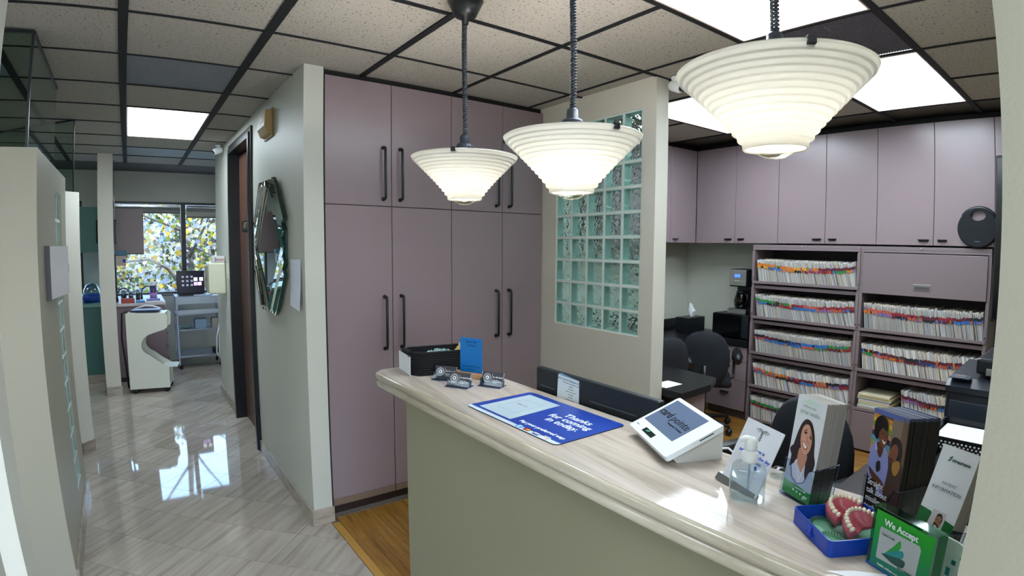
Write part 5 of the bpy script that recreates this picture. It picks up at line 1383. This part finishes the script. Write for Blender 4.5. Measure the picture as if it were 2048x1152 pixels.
tag(put('plastic_cover', B().lathe([(.0, .0), (.022, .0), (.020, .014), (.012, .022), (0, .024)], (1.205, .575, HC), 20), glassy('clear_pet', '#eef3f4')), 'small clear plastic dome behind the payment sign', 'cover')

# ---- printer and tray stack on the return desk
t = thing('printer', 'black office printer with a raised scanner on the return desk by the wall', 'printer', (2.55, .31, .75))
PB = mat('printer_black', '#22262e', .35)
put('body', B().box(2.36, 2.78, .135, .482, .756, 1.09, bev=.012), PB, t)
put('front_cover', B().box(2.352, 2.36, .16, .465, .80, 1.06, bev=.004), mat('printer_slate', '#343a46', .3), t)
put('output_well', B().box(2.346, 2.353, .15, .30, .93, .985, bev=.003), mat('printer_dark', '#0c0d10', .4), t)
put('top_deck', B().prism([(2.35, 1.09), (2.78, 1.09), (2.78, 1.15), (2.42, 1.135), (2.35, 1.112)], -.484, -.135, M=XZ), PB, t)
put('scanner_lid', B().box(2.44, 2.78, .135, .40, 1.15, 1.212, bev=.012), mat('printer_lid', '#1a1d23', .3), t)
put('lid_gap', B().box(2.425, 2.44, .14, .36, 1.152, 1.178, bev=.002), STEEL, t)
put('control_panel', B().box(2.37, 2.42, .405, .478, 1.137, 1.143, bev=.002), mat('panel_slate', '#4a5262', .3), t)
for k in range(3): put('key', B().box(2.38 + .012 * k, 2.389 + .012 * k, .42, .465, 1.143, 1.146), STEEL, t)
for xx in (2.40, 2.74): put('foot', B().box(xx - .02, xx + .02, .15, .46, .75, .757), BLACKP, t)
t = thing('mesh_tray_stack', 'black perforated letter tray stack with white paper before the printer', 'letter tray', (2.1, .3, .75))
HOLE = mat('hole_bright', '#dfe3ea', .6)
for k, z_ in enumerate((.765, .84, .915, .985)):
    tr = put('tray', B().box(1.96, 2.24, .125, .448, z_, z_ + .004).box(2.228, 2.232, .125, .448, z_, z_ + .04).box(1.96, 2.24, .125, .129, z_, z_ + .04).box(1.96, 2.24, .444, .448, z_, z_ + .04), mat('tray_black', '#0e1014', .35), t)
hb = B()
fr_ = B().box(1.956, 1.960, .125, .448, .985, 1.030)
put('perforated_front', fr_, mat('tray_black', '#0e1014', .35), t)
for r_ in range(3):
    for c_ in range(22):
        hb.lathe([(0, 0), (.0036, 0), (.0036, .0004), (0, .0004)], seg=6, M=T((1.9555, .145 + c_ * .0125 + (r_ % 2) * .006, .997 + r_ * .0095)) @ Matrix.Rotation(R(-90), 4, 'Y'))
o = put('perforation', hb, HOLE, t); o['kind'] = 'stuff'
put('leg', B().box(2.234, 2.242, .13, .14, .75, 1.03), BLACKP, t); put('leg', B().box(2.234, 2.242, .434, .444, .75, 1.03), BLACKP, t)
put('leg', B().box(1.962, 1.97, .13, .14, .75, 1.03), BLACKP, t); put('leg', B().box(1.962, 1.97, .434, .444, .75, 1.03), BLACKP, t)
tag(put('paper_stack', B().box(1.97, 2.22, .14, .435, .990, 1.006), PAPER), 'white paper stack in the top letter tray', 'paper')

# ================================================================== CORRIDOR
# mirror
t = thing('diamond_mirror', 'tall diamond mirror framed by narrow slanted mirror strips on the corridor wall', 'mirror', (.82, 3.75, 1.58))
MIR = mat('mirror_silver', '#dfe8e4', .02, metal=1); MGE = mat('mirror_edge_green', '#1d3a33', .2)
YC, ZC, HW, HH, SW = 3.74, 1.59, .35, .385, .078
def yz_prism(poly, x0, x1, tilt=(0, 0), bev=.006):
    """polygon (y,z), front at x0 (towards -x), bevelled rim"""
    b = B(); cy_ = sum(p[0] for p in poly) / len(poly); cz_ = sum(p[1] for p in poly) / len(poly)
    def sh(p, d):
        v = Vector((cy_ - p[0], cz_ - p[1])); L = v.length; return (p[0] + v.x / L * d, p[1] + v.y / L * d)
    back = [b.bm.verts.new((x1, y, z)) for y, z in poly]
    mid = [b.bm.verts.new((x0 + bev * .6, y, z)) for y, z in poly]
    fr_ = []
    for p_ in poly:
        q_ = sh(p_, bev); fr_.append(b.bm.verts.new((x0 + (q_[0] - cy_) * tilt[0] + (q_[1] - cz_) * tilt[1], q_[0], q_[1])))
    n_ = len(poly); b.mi = 0
    f = b.bm.faces.new(fr_); f.material_index = 0
    for k in range(n_):
        f = b.bm.faces.new((mid[k], mid[(k + 1) % n_], fr_[(k + 1) % n_], fr_[k])); f.material_index = 0
        f = b.bm.faces.new((back[k], back[(k + 1) % n_], mid[(k + 1) % n_], mid[k])); f.material_index = 1
    b.bm.faces.new(back[::-1]).material_index = 1
    return b
put('centre_pane', yz_prism([(YC, ZC + HH), (YC + HW, ZC), (YC, ZC - HH), (YC - HW, ZC)], .800, .812, bev=.012), [MIR, MGE], t)
rr = random.Random(2)
for s_ in (1, -1):
    for tz in (1, -1):
        for k in range(1, 4):
            a0, a1 = (k - 1) * SW + .002, k * SW - .002; f_ = 1 - (k - 1) * .20 - .02
            top = .012 + .0 * k
            P0 = (a0, HH + .015); P1 = (a1, HH + .015); PT = ((a0 + a1) / 2 - .008, HH + .045)
            Q0 = (a0 + HW * f_, HH + .015 - (HH + .015) * f_); Q1 = (a1 + HW * f_, HH + .015 - (HH + .015) * f_); QT = ((Q0[0] + Q1[0]) / 2 + .012, (Q0[1] + Q1[1]) / 2 - .03)
            poly = [(YC + s_ * y, ZC + tz * z) for y, z in (P0, PT, P1, Q1, QT, Q0)]
            if s_ * tz > 0: poly = poly[::-1]
            put('mirror_strip', yz_prism(poly, .797 - .003 * k, .812, tilt=(s_ * rr.uniform(.04, .12), tz * rr.uniform(.02, .08)), bev=.007), [MIR, MGE], t)
bk = [(YC, ZC + HH - .05), (YC + .10, ZC + HH + .02), (YC + .40, ZC + .10), (YC + .40, ZC - .10), (YC + .10, ZC - HH + .05), (YC - .10, ZC - HH + .05), (YC - .40, ZC - .10), (YC - .40, ZC + .10), (YC - .10, ZC + HH - .05)]
put('backing', yz_prism(bk, .812, .827, bev=.002), [MGE, MGE], t)
t = thing('wall_notice', 'white handwritten sheet taped to the corridor wall beside the mirror', 'paper', (.826, 3.15, 1.24))
b = B()
b.bm.faces.new([b.bm.verts.new(q) for q in ((.8255, 3.29, 1.515), (.8255, 3.06, 1.52), (.818, 3.045, 1.375), (.8255, 3.29, 1.38))])
b.bm.faces.new([b.bm.verts.new(q) for q in ((.8255, 3.29, 1.38), (.818, 3.045, 1.375), (.805, 3.03, 1.235), (.820, 3.285, 1.245))])
put('sheet', b, mat('notice_paper', '#dfe3f0', .7), t)
rr = random.Random(9)
for k in range(9):
    z_ = 1.49 - k * .017; ln = rr.uniform(.06, .16)
    put('handwriting', B().box(.8245, .8250, 3.27 - ln, 3.265, z_, z_ + .0012), mat('ink_slate', '#6b7c8c', .5), t) if k % 2 == 0 else put('handwriting', B().box(.8245, .8250, 3.25 - ln * .6, 3.25, z_, z_ + .002), mat('ink_slate', '#6b7c8c', .5), t)
put('red_mark', B().box(.8195, .8203, 3.06, 3.085, 1.39, 1.393), mat('ink_red', '#b33034', .5), t)
# alarm sounder
t = thing('alarm_sounder', 'tan fire alarm sounder high on the corridor wall by the door', 'alarm', (.81, 3.78, 2.38))
TANP = mat('tan_plastic', '#a98a55', .45)
put('housing', B().prism([(.828, 2.47), (.775, 2.46), (.770, 2.36), (.790, 2.315), (.828, 2.305)], -3.90, -3.68, M=XZ), TANP, t)
put('wall_plate', B().box(.818, .828, 3.665, 3.915, 2.295, 2.48, bev=.003), mat('tan_dark', '#8a6d3d', .5), t)
put('grille', B().box(.7695, .7715, 3.74, 3.80, 2.39, 2.42), mat('grille_cream', '#d8c9a0', .5), t)
# cameras
def sec_cam(M, lab):
    t = thing('security_camera', lab, 'security camera', M=M)
    put('mount', B().lathe([(0, 0), (.028, 0), (.028, -.012), (.012, -.018), (.010, -.035), (0, -.035)], seg=20), WHITEP, t, local=True)
    put('body', B().lathe([(0, 0), (.026, 0), (.030, .010), (.030, .075), (.024, .085), (0, .085)], seg=20, M=T((0, 0, -.055)) @ Matrix.Rotation(R(115), 4, 'Y') @ T((0, 0, -.04))), WHITEP, t, local=True)
    put('lens', B().lathe([(0, 0), (.018, 0), (.018, .004), (0, .004)], seg=16, M=T((0, 0, -.055)) @ Matrix.Rotation(R(115), 4, 'Y') @ T((0, 0, .0455))), BLACKP, t, local=True)
sec_cam(T((.775, 5.80, 2.563)) @ Matrix.Rotation(R(190), 4, 'Z'), 'small white security camera at the ceiling above the corridor door')
sec_cam(T((2.585, 1.93, 2.563)) @ Matrix.Rotation(R(-100), 4, 'Z'), 'small white security camera at the top end of the glass block wall')
# dispensers
t = thing('towel_dispenser', 'cream paper towel dispenser on the corridor wall past the dark door', 'dispenser', (.75, 5.85, 1.12))
put('cover', B().box(.668, .826, 5.752, 5.98, 1.125, 1.432, bev=.018, seg=3), mat('dispenser_cream', '#d8d8c0', .35), t)
put('side_plate', B().box(.655, .668, 5.79, 5.97, 1.16, 1.40, bev=.004), mat('dispenser_grey', '#8d8c80', .4), t)
put('window_strip', B().box(.652, .656, 5.82, 5.86, 1.25, 1.29), BLACKP, t)
t = thing('glove_box', 'small white glove box on top of the cream towel dispenser', 'box', (.76, 5.8, 1.435))
put('carton', B().box(.706, .818, 5.76, 5.88, 1.433, 1.494, bev=.002), mat('carton_white', '#dad8d4', .6), t)
put('print_band', B().box(.74, .81, 5.7575, 5.760, 1.452, 1.466), mat('print_pink', '#b78a92', .5), t)
put('print_band', B().box(.725, .742, 5.7575, 5.760, 1.44, 1.482), mat('print_grey', '#9a9a98', .5), t)
t = thing('wall_dispenser', 'white wall dispenser with a dark grey side on the left half wall', 'dispenser', (-.37, 3.35, 1.45))
b = B().prism([(-.3895, 3.145), (-.368, 3.14), (-.322, 3.54), (-.335, 3.60), (-.3895, 3.60)], 1.352, 1.603)
put('white_cover', b, mat('dispenser_white', '#d9d5da', .3), t)
put('dark_side', B().prism([(-.3895, 3.143), (-.3895, 3.128), (-.366, 3.126), (-.3665, 3.139)], 1.346, 1.605), mat('dispenser_slate', '#4a4a53', .4), t)
put('level_window', B().box(-.331, -.3235, 3.565, 3.58, 1.46, 1.51), BLACKP, t)
t = thing('switch_plate', 'white wall plate between the towel dispenser and the door frame', 'switch', (.826, 5.6, 1.2))
put('plate', B().box(.822, .828, 5.56, 5.66, 1.28, 1.42, bev=.002), CREAMP, t)
put('toggle', B().box(.816, .822, 5.60, 5.62, 1.33, 1.37, bev=.002), WHITEP, t)

# ---- white treatment cart with a C-shaped side
MC1 = T((-.085, 6.78, 0)) @ Matrix.Rotation(R(-10), 4, 'Z')
t = thing('treatment_cart', 'white cart with a C-shaped side and black casters at the corridor end', 'cart', M=MC1)
prof = [(0, .05), (.415, .05), (.418, .275), (.30, .335), (.215, .40)] 
arc = [(.275 + .125 * cos(R(a)) * 1.05, .525 + .125 * sin(R(a))) for a in range(250, 109, -20)]
prof = [(0, .05), (.412, .05), (.416, .270), (.33, .325)] + arc + [(.30, .665), (.385, .69), (.418, .715), (.424, .84), (.40, .868), (.02, .885), (0, .87)]
CW = mat('cart_white', '#dfe0d2', .35)
for y0_, y1_ in ((0, .018), (.30, .318)):
    put('side_panel', B().prism(prof, -y1_, -y0_, M=XZ), CW, t, local=True)
put('top_shelf', B().box(.0, .40, .018, .30, .850, .872), CW, t, local=True)
put('back_panel', B().box(.0, .015, .018, .30, .06, .85), CW, t, local=True)
put('lower_shelf', B().box(.015, .41, .018, .30, .06, .075), CW, t, local=True)
put('tray', B().box(.33, .50, .04, .29, .262, .276, bev=.006), CW, t, local=True)
for cx_, cy_ in ((.05, .02), (.38, .02), (.05, .29), (.38, .29)):
    c = put('caster', B().lathe([(0, -.012), (.030, -.012), (.033, -.006), (.033, .006), (.030, .012), (0, .012)], seg=18, M=T((cx_, cy_, .033)) @ Matrix.Rotation(R(90), 4, 'X')), BLACKP, t, local=True)
    put('caster_fork', B().box(cx_ - .012, cx_ + .012, cy_ - .016, cy_ + .016, .04, .062), BLACKP, c, local=True)
t = thing('tablet_folder', 'dark navy folder lying on the white cart', 'folder', M=MC1 @ T((.04, .04, .885)))
put('cover', B().box(0, .30, 0, .20, .0, .018, bev=.004), mat('navy_cover', '#1f2a4a', .35), t, local=True)
put('top_sheet', B().box(.01, .29, .01, .19, .018, .020), mat('navy_top', '#34426e', .3), t, local=True)
tag(put('white_instrument_hose', B().tube([(.02, 7.0, .905), (.12, 7.05, .93), (.2, 7.02, .925), (.26, 6.98, .905), (.29, 6.95, .89)], .010, 8), WHITEP), 'white hose lying at the back of the white cart top', 'hose')
tag(put('black_cable', B().tube([(-.06, 6.80, .90), (-.12, 6.82, .88), (-.135, 6.84, .6), (-.11, 6.86, .3), (-.10, 6.9, .05)], .010, 8), BLACKP), 'thick black cable hanging left of the white cart', 'cable')

# ---- metal cart with laptop
t = thing('instrument_cart', 'grey metal shelf cart with a laptop by the far window', 'cart', (.78, 8.0, 0))
GM = mat('cart_grey', '#8f9aa6', .3, metal=.3)
for (z_, th_) in ((.915, .03), (.70, .02), (.50, .018), (.155, .02)):
    put('shelf', B().box(.50, 1.05, 7.82, 8.28, z_, z_ + th_, bev=.004), GM, t)
put('rim', B().box(.495, 1.055, 7.81, 7.822, .845, .935, bev=.004), mat('cart_light', '#aeb9c4', .3), t)
put('drawer_front', B().box(.51, 1.04, 7.812, 7.82, .715, .77, bev=.003), mat('cart_light', '#aeb9c4', .3), t)
for xx in (.51, 1.04):
    for yy in (7.83, 8.27): put('post', B().box(xx - .010, xx + .010, yy - .010, yy + .010, .06, .93), GM, t)
for xx in (.53, 1.02):
    for yy in (7.86, 8.24): put('caster', B().ball((xx, yy, .032), (.022, .032, .032), 10), BLACKP, t)
t = thing('laptop', 'open laptop showing a dark screen with small pictures on the metal cart', 'laptop', (.71, 8.0, .945))
put('base', B().box(.54, .89, 7.90, 8.10, .946, .962, bev=.003), BLACKP, t)
put('lid', B().box(.535, .885, 8.10, 8.115, .962, 1.262, bev=.004), BLACKP, t)
sc_ = put('screen', B().box(.547, .873, 8.097, 8.10, .975, 1.245), mat('laptop_screen', '#12131c', .2, emit=.25, emit_col='#1a1d2c'), t)
for r_ in range(3):
    for c_ in range(3): put('thumbnail', B().box(.60 + c_ * .055, .628 + c_ * .055, 8.0955, 8.097, 1.06 + r_ * .055, 1.085 + r_ * .055), mat('thumb_grey', '#8d93a5', .4, emit=.3), sc_)
for k, (xx, zz, c) in enumerate(((.75, 1.125, '#e9ecf5'), (.82, 1.125, '#d8dcea'), (.75, 1.065, '#a58ad0'), (.80, 1.065, '#b79ade'))):
    put('thumbnail', B().box(xx, xx + .045, 8.0955, 8.097, zz, zz + .045), mat('thumb_%d' % k, c, .4, emit=.8), sc_)
tag(put('paper_packet', B().box(.72, .95, 7.86, 7.90, .946, .958, bev=.003), mat('packet_white', '#d3dae6', .5)), 'white packet on the metal cart in front of the laptop', 'packet')
tag(put('supply_box', B().box(.72, .86, 7.85, 7.98, .5185, .64, bev=.002), mat('supply_blue_grey', '#7d95ad', .5)), 'blue grey supply box on the middle shelf of the metal cart', 'box')
tag(put('supply_box', B().box(.93, 1.02, 7.86, 8.0, .5185, .64, bev=.002), mat('supply_cream', '#9c9a90', .5)), 'cream supply box at the right of the middle cart shelf', 'box')
tag(put('supply_pouch', B().ball((.62, 7.92, .541), (.07, .04, .022), 12), mat('supply_green', '#5d7c74', .6)), 'dull green pouch on the middle shelf of the metal cart', 'pouch')
tag(put('foot_pedal', B().box(.93, 1.03, 7.85, 8.0, .176, .25, bev=.02), BLACKP), 'black foot pedal on the bottom shelf of the metal cart', 'pedal')
for k in range(3):
    tag(put('suction_hose', B().tube([(1.02 + k * .014, 7.79 - k * .03, .60), (.97 + k * .03, 7.77 - k * .03, .40), (.96 + k * .03, 7.75 - k * .03, .2), (1.02 + k * .02, 7.74 - k * .03, .10), (1.08 + k * .02, 7.75 - k * .03, .14)], .010, 8), WHITEP), ['leftmost', 'middle', 'rightmost'][k] + ' of the pale hoses looping down beside the metal cart', 'hose', 'hoses beside the metal cart')

# ---- cabinets at the far end
t = thing('treatment_counter', 'mauve base cabinet with a pale top under the far window', 'cabinet', (0, 7.9, 0))
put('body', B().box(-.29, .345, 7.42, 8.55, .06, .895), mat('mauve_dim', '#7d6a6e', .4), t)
put('toe_kick', B().box(-.27, .33, 7.45, 8.5, 0, .06), mat('toe_kick_brown', '#3a2b26', .5), t)
put('top', B().box(-.30, .36, 7.39, 8.56, .896, .93, bev=.004), mat('pale_pink_top', '#c9bdbd', .3), t)
for k in range(5):
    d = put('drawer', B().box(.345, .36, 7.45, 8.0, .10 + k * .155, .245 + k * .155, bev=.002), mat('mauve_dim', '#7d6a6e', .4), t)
    put('handle', B().box(.36, .378, 7.62, 7.72, .20 + k * .155, .21 + k * .155, bev=.002), BLACK, d)
t = thing('wall_cupboard', 'mauve cupboard hanging in front of the far window', 'cabinet', (-.1, 8.3, 1.5))
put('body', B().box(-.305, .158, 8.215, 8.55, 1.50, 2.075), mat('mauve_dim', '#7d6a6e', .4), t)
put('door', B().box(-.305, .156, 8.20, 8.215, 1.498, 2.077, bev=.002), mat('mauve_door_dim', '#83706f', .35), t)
put('underside_edge', B().box(-.305, .158, 8.22, 8.5, 1.488, 1.499), mat('toe_kick_brown', '#3a2b26', .5), t)
t = thing('teal_cabinet', 'teal upper cabinet left of the pillar', 'cabinet', (-.8, 7.7, 1.5))
put('body', B().box(-1.4, -.31, 7.615, 8.598, 1.53, 2.055), TEAL, t); put('door', B().box(-1.4, -.31, 7.60, 7.615, 1.528, 2.057, bev=.002), TEAL, t)
t = thing('teal_counter', 'teal base cabinet left of the pillar', 'cabinet', (-.8, 7.8, 0))
put('body', B().box(-1.4, -.32, 7.52, 8.2, .10, .90), TEAL, t); put('top', B().box(-1.42, -.31, 7.49, 8.22, .90, .935, bev=.003), mat('teal_top', '#6f9c92', .3), t)
put('plinth', B().box(-1.4, -.32, 7.515, 8.2, 0, .10), BASEST, t)
# things on the far counters
def jar(x, y, z, r, h, lab, c='#cfd8da'):
    t = thing('glass_jar', lab, 'jar', (x, y, z), group='jars on the far counter')
    put('jar', B().lathe([(0, 0), (r, 0), (r, h * .8), (r * .8, h)], seg=14), glassy('jar_glass', '#b7c6c8', blend=.15), t, local=True)
    put('swabs', B().lathe([(0, .004), (r * .7, .004), (r * .75, h * .6), (0, h * .65)], seg=10), mat('swab_brown', '#5a3c34', .7), t, local=True)
    put('lid', B().lathe([(0, h), (r * .85, h), (r * .8, h + .015), (0, h + .02)], seg=14), STEEL, t, local=True)
jar(-.10, 7.60, .93, .035, .13, 'glass jar with brown swabs at the left of the far counter'); jar(-.02, 7.62, .93, .030, .11, 'second glass jar from the left on the far counter'); jar(.06, 7.75, .93, .03, .12, 'third glass jar on the far counter, before the tall bottle')
tag(put('red_box', B().box(-.13, .02, 7.42, 7.52, .93, .985, bev=.003), mat('red_carton', '#a8463c', .5)), 'red carton at the front of the far counter', 'box')
tag(put('blue_wrap', B().box(.03, .13, 7.42, 7.56, .93, .952, bev=.004), mat('blue_wrap', '#3f87b8', .5)), 'blue wrap on the far counter beside the red carton', 'wrap')
t = thing('lidded_tray', 'white instrument tray with purple papers on the far counter', 'tray', (.22, 7.5, .93))
put('tray', B().box(.13, .33, 7.42, 7.62, .930, .945, bev=.004), WHITEP, t); put('papers', B().box(.15, .30, 7.44, 7.60, .945, .962, bev=.004), mat('purple_paper', '#7470a8', .6), t)
t = thing('wipes_canister', 'purple wipes canister with a white lid on the far counter', 'canister', (.24, 7.85, .93))
put('body', B().lathe([(0, 0), (.042, 0), (.042, .17), (0, .17)], seg=18), mat('canister_purple', '#4f4a6e', .4), t, local=True)
put('label_band', B().lathe([(0, .02), (.0425, .02), (.0425, .08), (0, .08)], seg=18), mat('canister_pink', '#b587c8', .4), t, local=True)
put('lid', B().lathe([(0, .17), (.044, .17), (.044, .20), (.03, .215), (0, .215)], seg=18), WHITEP, t, local=True)
def faucet(x, y, z, s_, lab):
    t = thing('curved_faucet', lab, 'faucet', (x, y, z))
    put('spout', B().tube([(x + s_ * .16 * (1 - cos(R(a))) / 2 * 1.0, y, z + .05 + .11 * sin(R(a))) for a in range(0, 171, 15)], .008, 8), BLACKP, t)
    put('base', B().lathe([(0, 0), (.02, 0), (.016, .06), (0, .06)], seg=12), BLACKP, t, local=True)
faucet(.10, 7.95, .93, 1, 'dark curved faucet in the middle of the far counter')
faucet(-.18, 7.70, .93, 1, 'dark curved faucet at the left of the far counter next to the pillar')
faucet(-.66, 7.85, .935, 1, 'dark curved faucet on the teal counter')
t = thing('water_bowl', 'clear plastic dome over a blue base on the teal counter', 'bowl', (-.46, 7.75, .935))
put('dome', B().lathe([(.10, .09), (.095, .15), (.06, .21), (.0, .23)], seg=22), glassy('dome_clear', '#b9d3dc', blend=.25), t, local=True)
put('blue_base', B().lathe([(0, 0), (.10, 0), (.12, .05), (.11, .10), (0, .10)], seg=22), mat('base_blue', '#17449a', .35), t, local=True)
tag(put('white_carton', B().box(-.62, -.55, 7.55, 7.68, .935, .975, bev=.003), mat('carton_blue', '#8fb2cf', .5)), 'pale blue carton at the edge of the teal counter', 'box')
t = thing('wall_monitor', 'black screen mounted behind the far pillar', 'screen', (-.25, 7.05, 1.64))
put('screen', B().box(-.352, -.142, 7.03, 7.06, 1.625, 1.885, bev=.012), BLACKP, t); put('bracket', B().box(-.27, -.23, 6.962, 7.03, 1.72, 1.80), BLACKP, t)
t = thing('supply_holder', 'cream wall holder with a blue top hanging right of the far pillar', 'holder', (-.11, 7.3, 1.4))
put('holder', B().box(-.165, -.055, 7.25, 7.35, 1.375, 1.49, bev=.004), mat('holder_cream', '#a89c90', .5), t); put('blue_top', B().box(-.168, -.045, 7.24, 7.36, 1.49, 1.545, bev=.003), mat('holder_blue', '#1f5570', .4), t)
put('blue_knob', B().ball((-.075, 7.24, 1.43), (.018, .012, .022), 8), mat('knob_blue', '#1f3fa0', .4), t)
put('hanger_rod', B().tube([(-.168, 7.3, 1.52), (-.168, 7.3, 2.565)], .004, 6), STEEL, t)

# ================================================================== OUTSIDE: tree, far wall
t = thing('street_tree', 'sunlit tree with yellow green leaves outside the far window', 'tree', (.9, 12.2, -3))
BARK = mat('bark_grey', '#4f453d', .8); rr = random.Random(11)
put('trunk', B().tube([(1.4, 12.6, -3.0), (1.35, 12.5, -.5), (1.2, 12.4, .6), (1.0, 12.4, 1.6), (.9, 12.5, 2.6), (.8, 12.6, 4.2)], [.17, .13, .11, .09, .07, .04], 10), BARK, t)
for (pts, r_) in (([(1.25, 12.4, .4), (.9, 11.9, .8), (.62, 11.7, 1.18), (.3, 11.6, 1.35), (-.2, 11.6, 1.3), (-.7, 11.8, 1.5)], .05),
                  ([(1.05, 12.4, 1.3), (1.2, 11.8, 1.7), (1.35, 11.5, 2.1), (1.6, 11.4, 2.3)], .035),
                  ([(.95, 12.4, 1.9), (.4, 12.0, 2.1), (-.1, 11.8, 2.3), (-.6, 11.9, 2.35)], .03),
                  ([(1.0, 12.4, 1.6), (1.25, 11.9, 1.5), (1.5, 11.6, 1.35), (1.9, 11.6, 1.5)], .028),
                  ([(1.25, 12.4, .3), (1.5, 11.9, .7), (1.7, 11.7, 1.1), (1.9, 11.6, 1.2)], .03),
                  ([(.9, 12.5, 2.6), (1.2, 12.2, 3.1), (1.6, 12.0, 3.7)], .03), ([(.85, 12.5, 3.0), (.3, 12.2, 3.6), (-.4, 12.0, 4.0)], .03)):
    put('branch', B().tube(pts, [r_ * (1 - .7 * k / (len(pts) - 1)) for k in range(len(pts))], 8), BARK, t)
LEAFC = ['#8a8c26', '#c09a20', '#4f5c28', '#c2b48c', '#46382e', '#b3adb0']  # pale tones put overexposed sunlight into the leaf colour
LEAFM = [translucent('leaf_%d' % k, c, c, .45, .5) for k, c in enumerate(LEAFC)]
def leaf_poly(s_): return [(0, -s_ * .5), (s_ * .18, -s_ * .2), (s_ * .46, -s_ * .22), (s_ * .30, s_ * .02), (s_ * .42, s_ * .28), (s_ * .14, s_ * .22), (0, s_ * .52), (-s_ * .16, s_ * .22), (-s_ * .42, s_ * .26), (-s_ * .30, s_ * .0), (-s_ * .45, -s_ * .2), (-s_ * .16, -s_ * .22)]
leaf_me = []
for m_ in LEAFM:
    b = B(); b.prism(leaf_poly(.15), -.0015, .0015); leaf_me.append(mesh_of(b, m_))
def rnd_rot(): return Matrix.Rotation(rr.uniform(-.9, .9) + pi / 2, 4, 'X') @ Matrix.Rotation(rr.uniform(-.8, .8), 4, 'Y') @ Matrix.Rotation(rr.uniform(0, 6.28), 4, 'Z')
for k in range(290):
    x = rr.uniform(-1.5, 2.0); z_ = rr.uniform(.55, 2.15 + .12 * sin(x * 4)); y = rr.uniform(11.0, 11.9)
    c_ = rr.choices(range(6), (5, 4, 4, 3, 3, 3))[0]
    s_ = rr.uniform(.4, .95)
    inst('leaf', leaf_me[c_], t, T((x, y, z_)) @ rnd_rot() @ Matrix.Scale(s_, 4))
fo = B()
for k in range(14000):
    x = rr.uniform(-3.0, 3.2); y = rr.uniform(11.9, 13.6); z_ = rr.uniform(-.6, 2.3 + .10 * sin(x * 2.1) + .08 * sin(x * 5))
    fo.mi = rr.choices(range(6), (3, 2, 5, 3, 6, 6))[0]; s_ = rr.uniform(.05, .13)
    Mx = T((x, y, z_)) @ rnd_rot()
    fo.face([Mx @ Vector((px, py, 0)) for px, py in leaf_poly(s_)])
o = put('foliage', fo, LEAFM, t, recalc=False); o['kind'] = 'stuff'
t = thing('far_building', 'pale building across the street seen through the leaves', 'building', (0, 26, 0))
put('wall', B().box(-14, 16, 26, 27, -8, 3.6), mat('stucco_pale', '#757379', .8), t)
for k in range(7):
    for z_ in (-1.0, 1.6): put('window', B().box(-11 + k * 3.6, -9.4 + k * 3.6, 25.96, 26, z_, z_ + 1.3), mat('window_blue', '#48597c', .6), t)
put('parapet', B().box(-14.1, 16.1, 25.8, 27, 3.6, 3.85), mat('stucco_warm', '#b9b0a4', .8), t)
struct(put('ground', B().box(-60, 60, -60, 60, -3.2, -3.0), mat('street_grey', '#8a8987', .8)))

# ================================================================== lettering curves become meshes
bpy.context.view_layer.update()
dg = bpy.context.evaluated_depsgraph_get()
for c in [o for o in COL.objects if o.type == 'FONT']:
    me = bpy.data.meshes.new_from_object(c.evaluated_get(dg))
    n_ = bpy.data.objects.new('lettering', me); COL.objects.link(n_)
    n_.parent = c.parent; n_.matrix_local = c.matrix_local.copy()
    bpy.data.objects.remove(c)
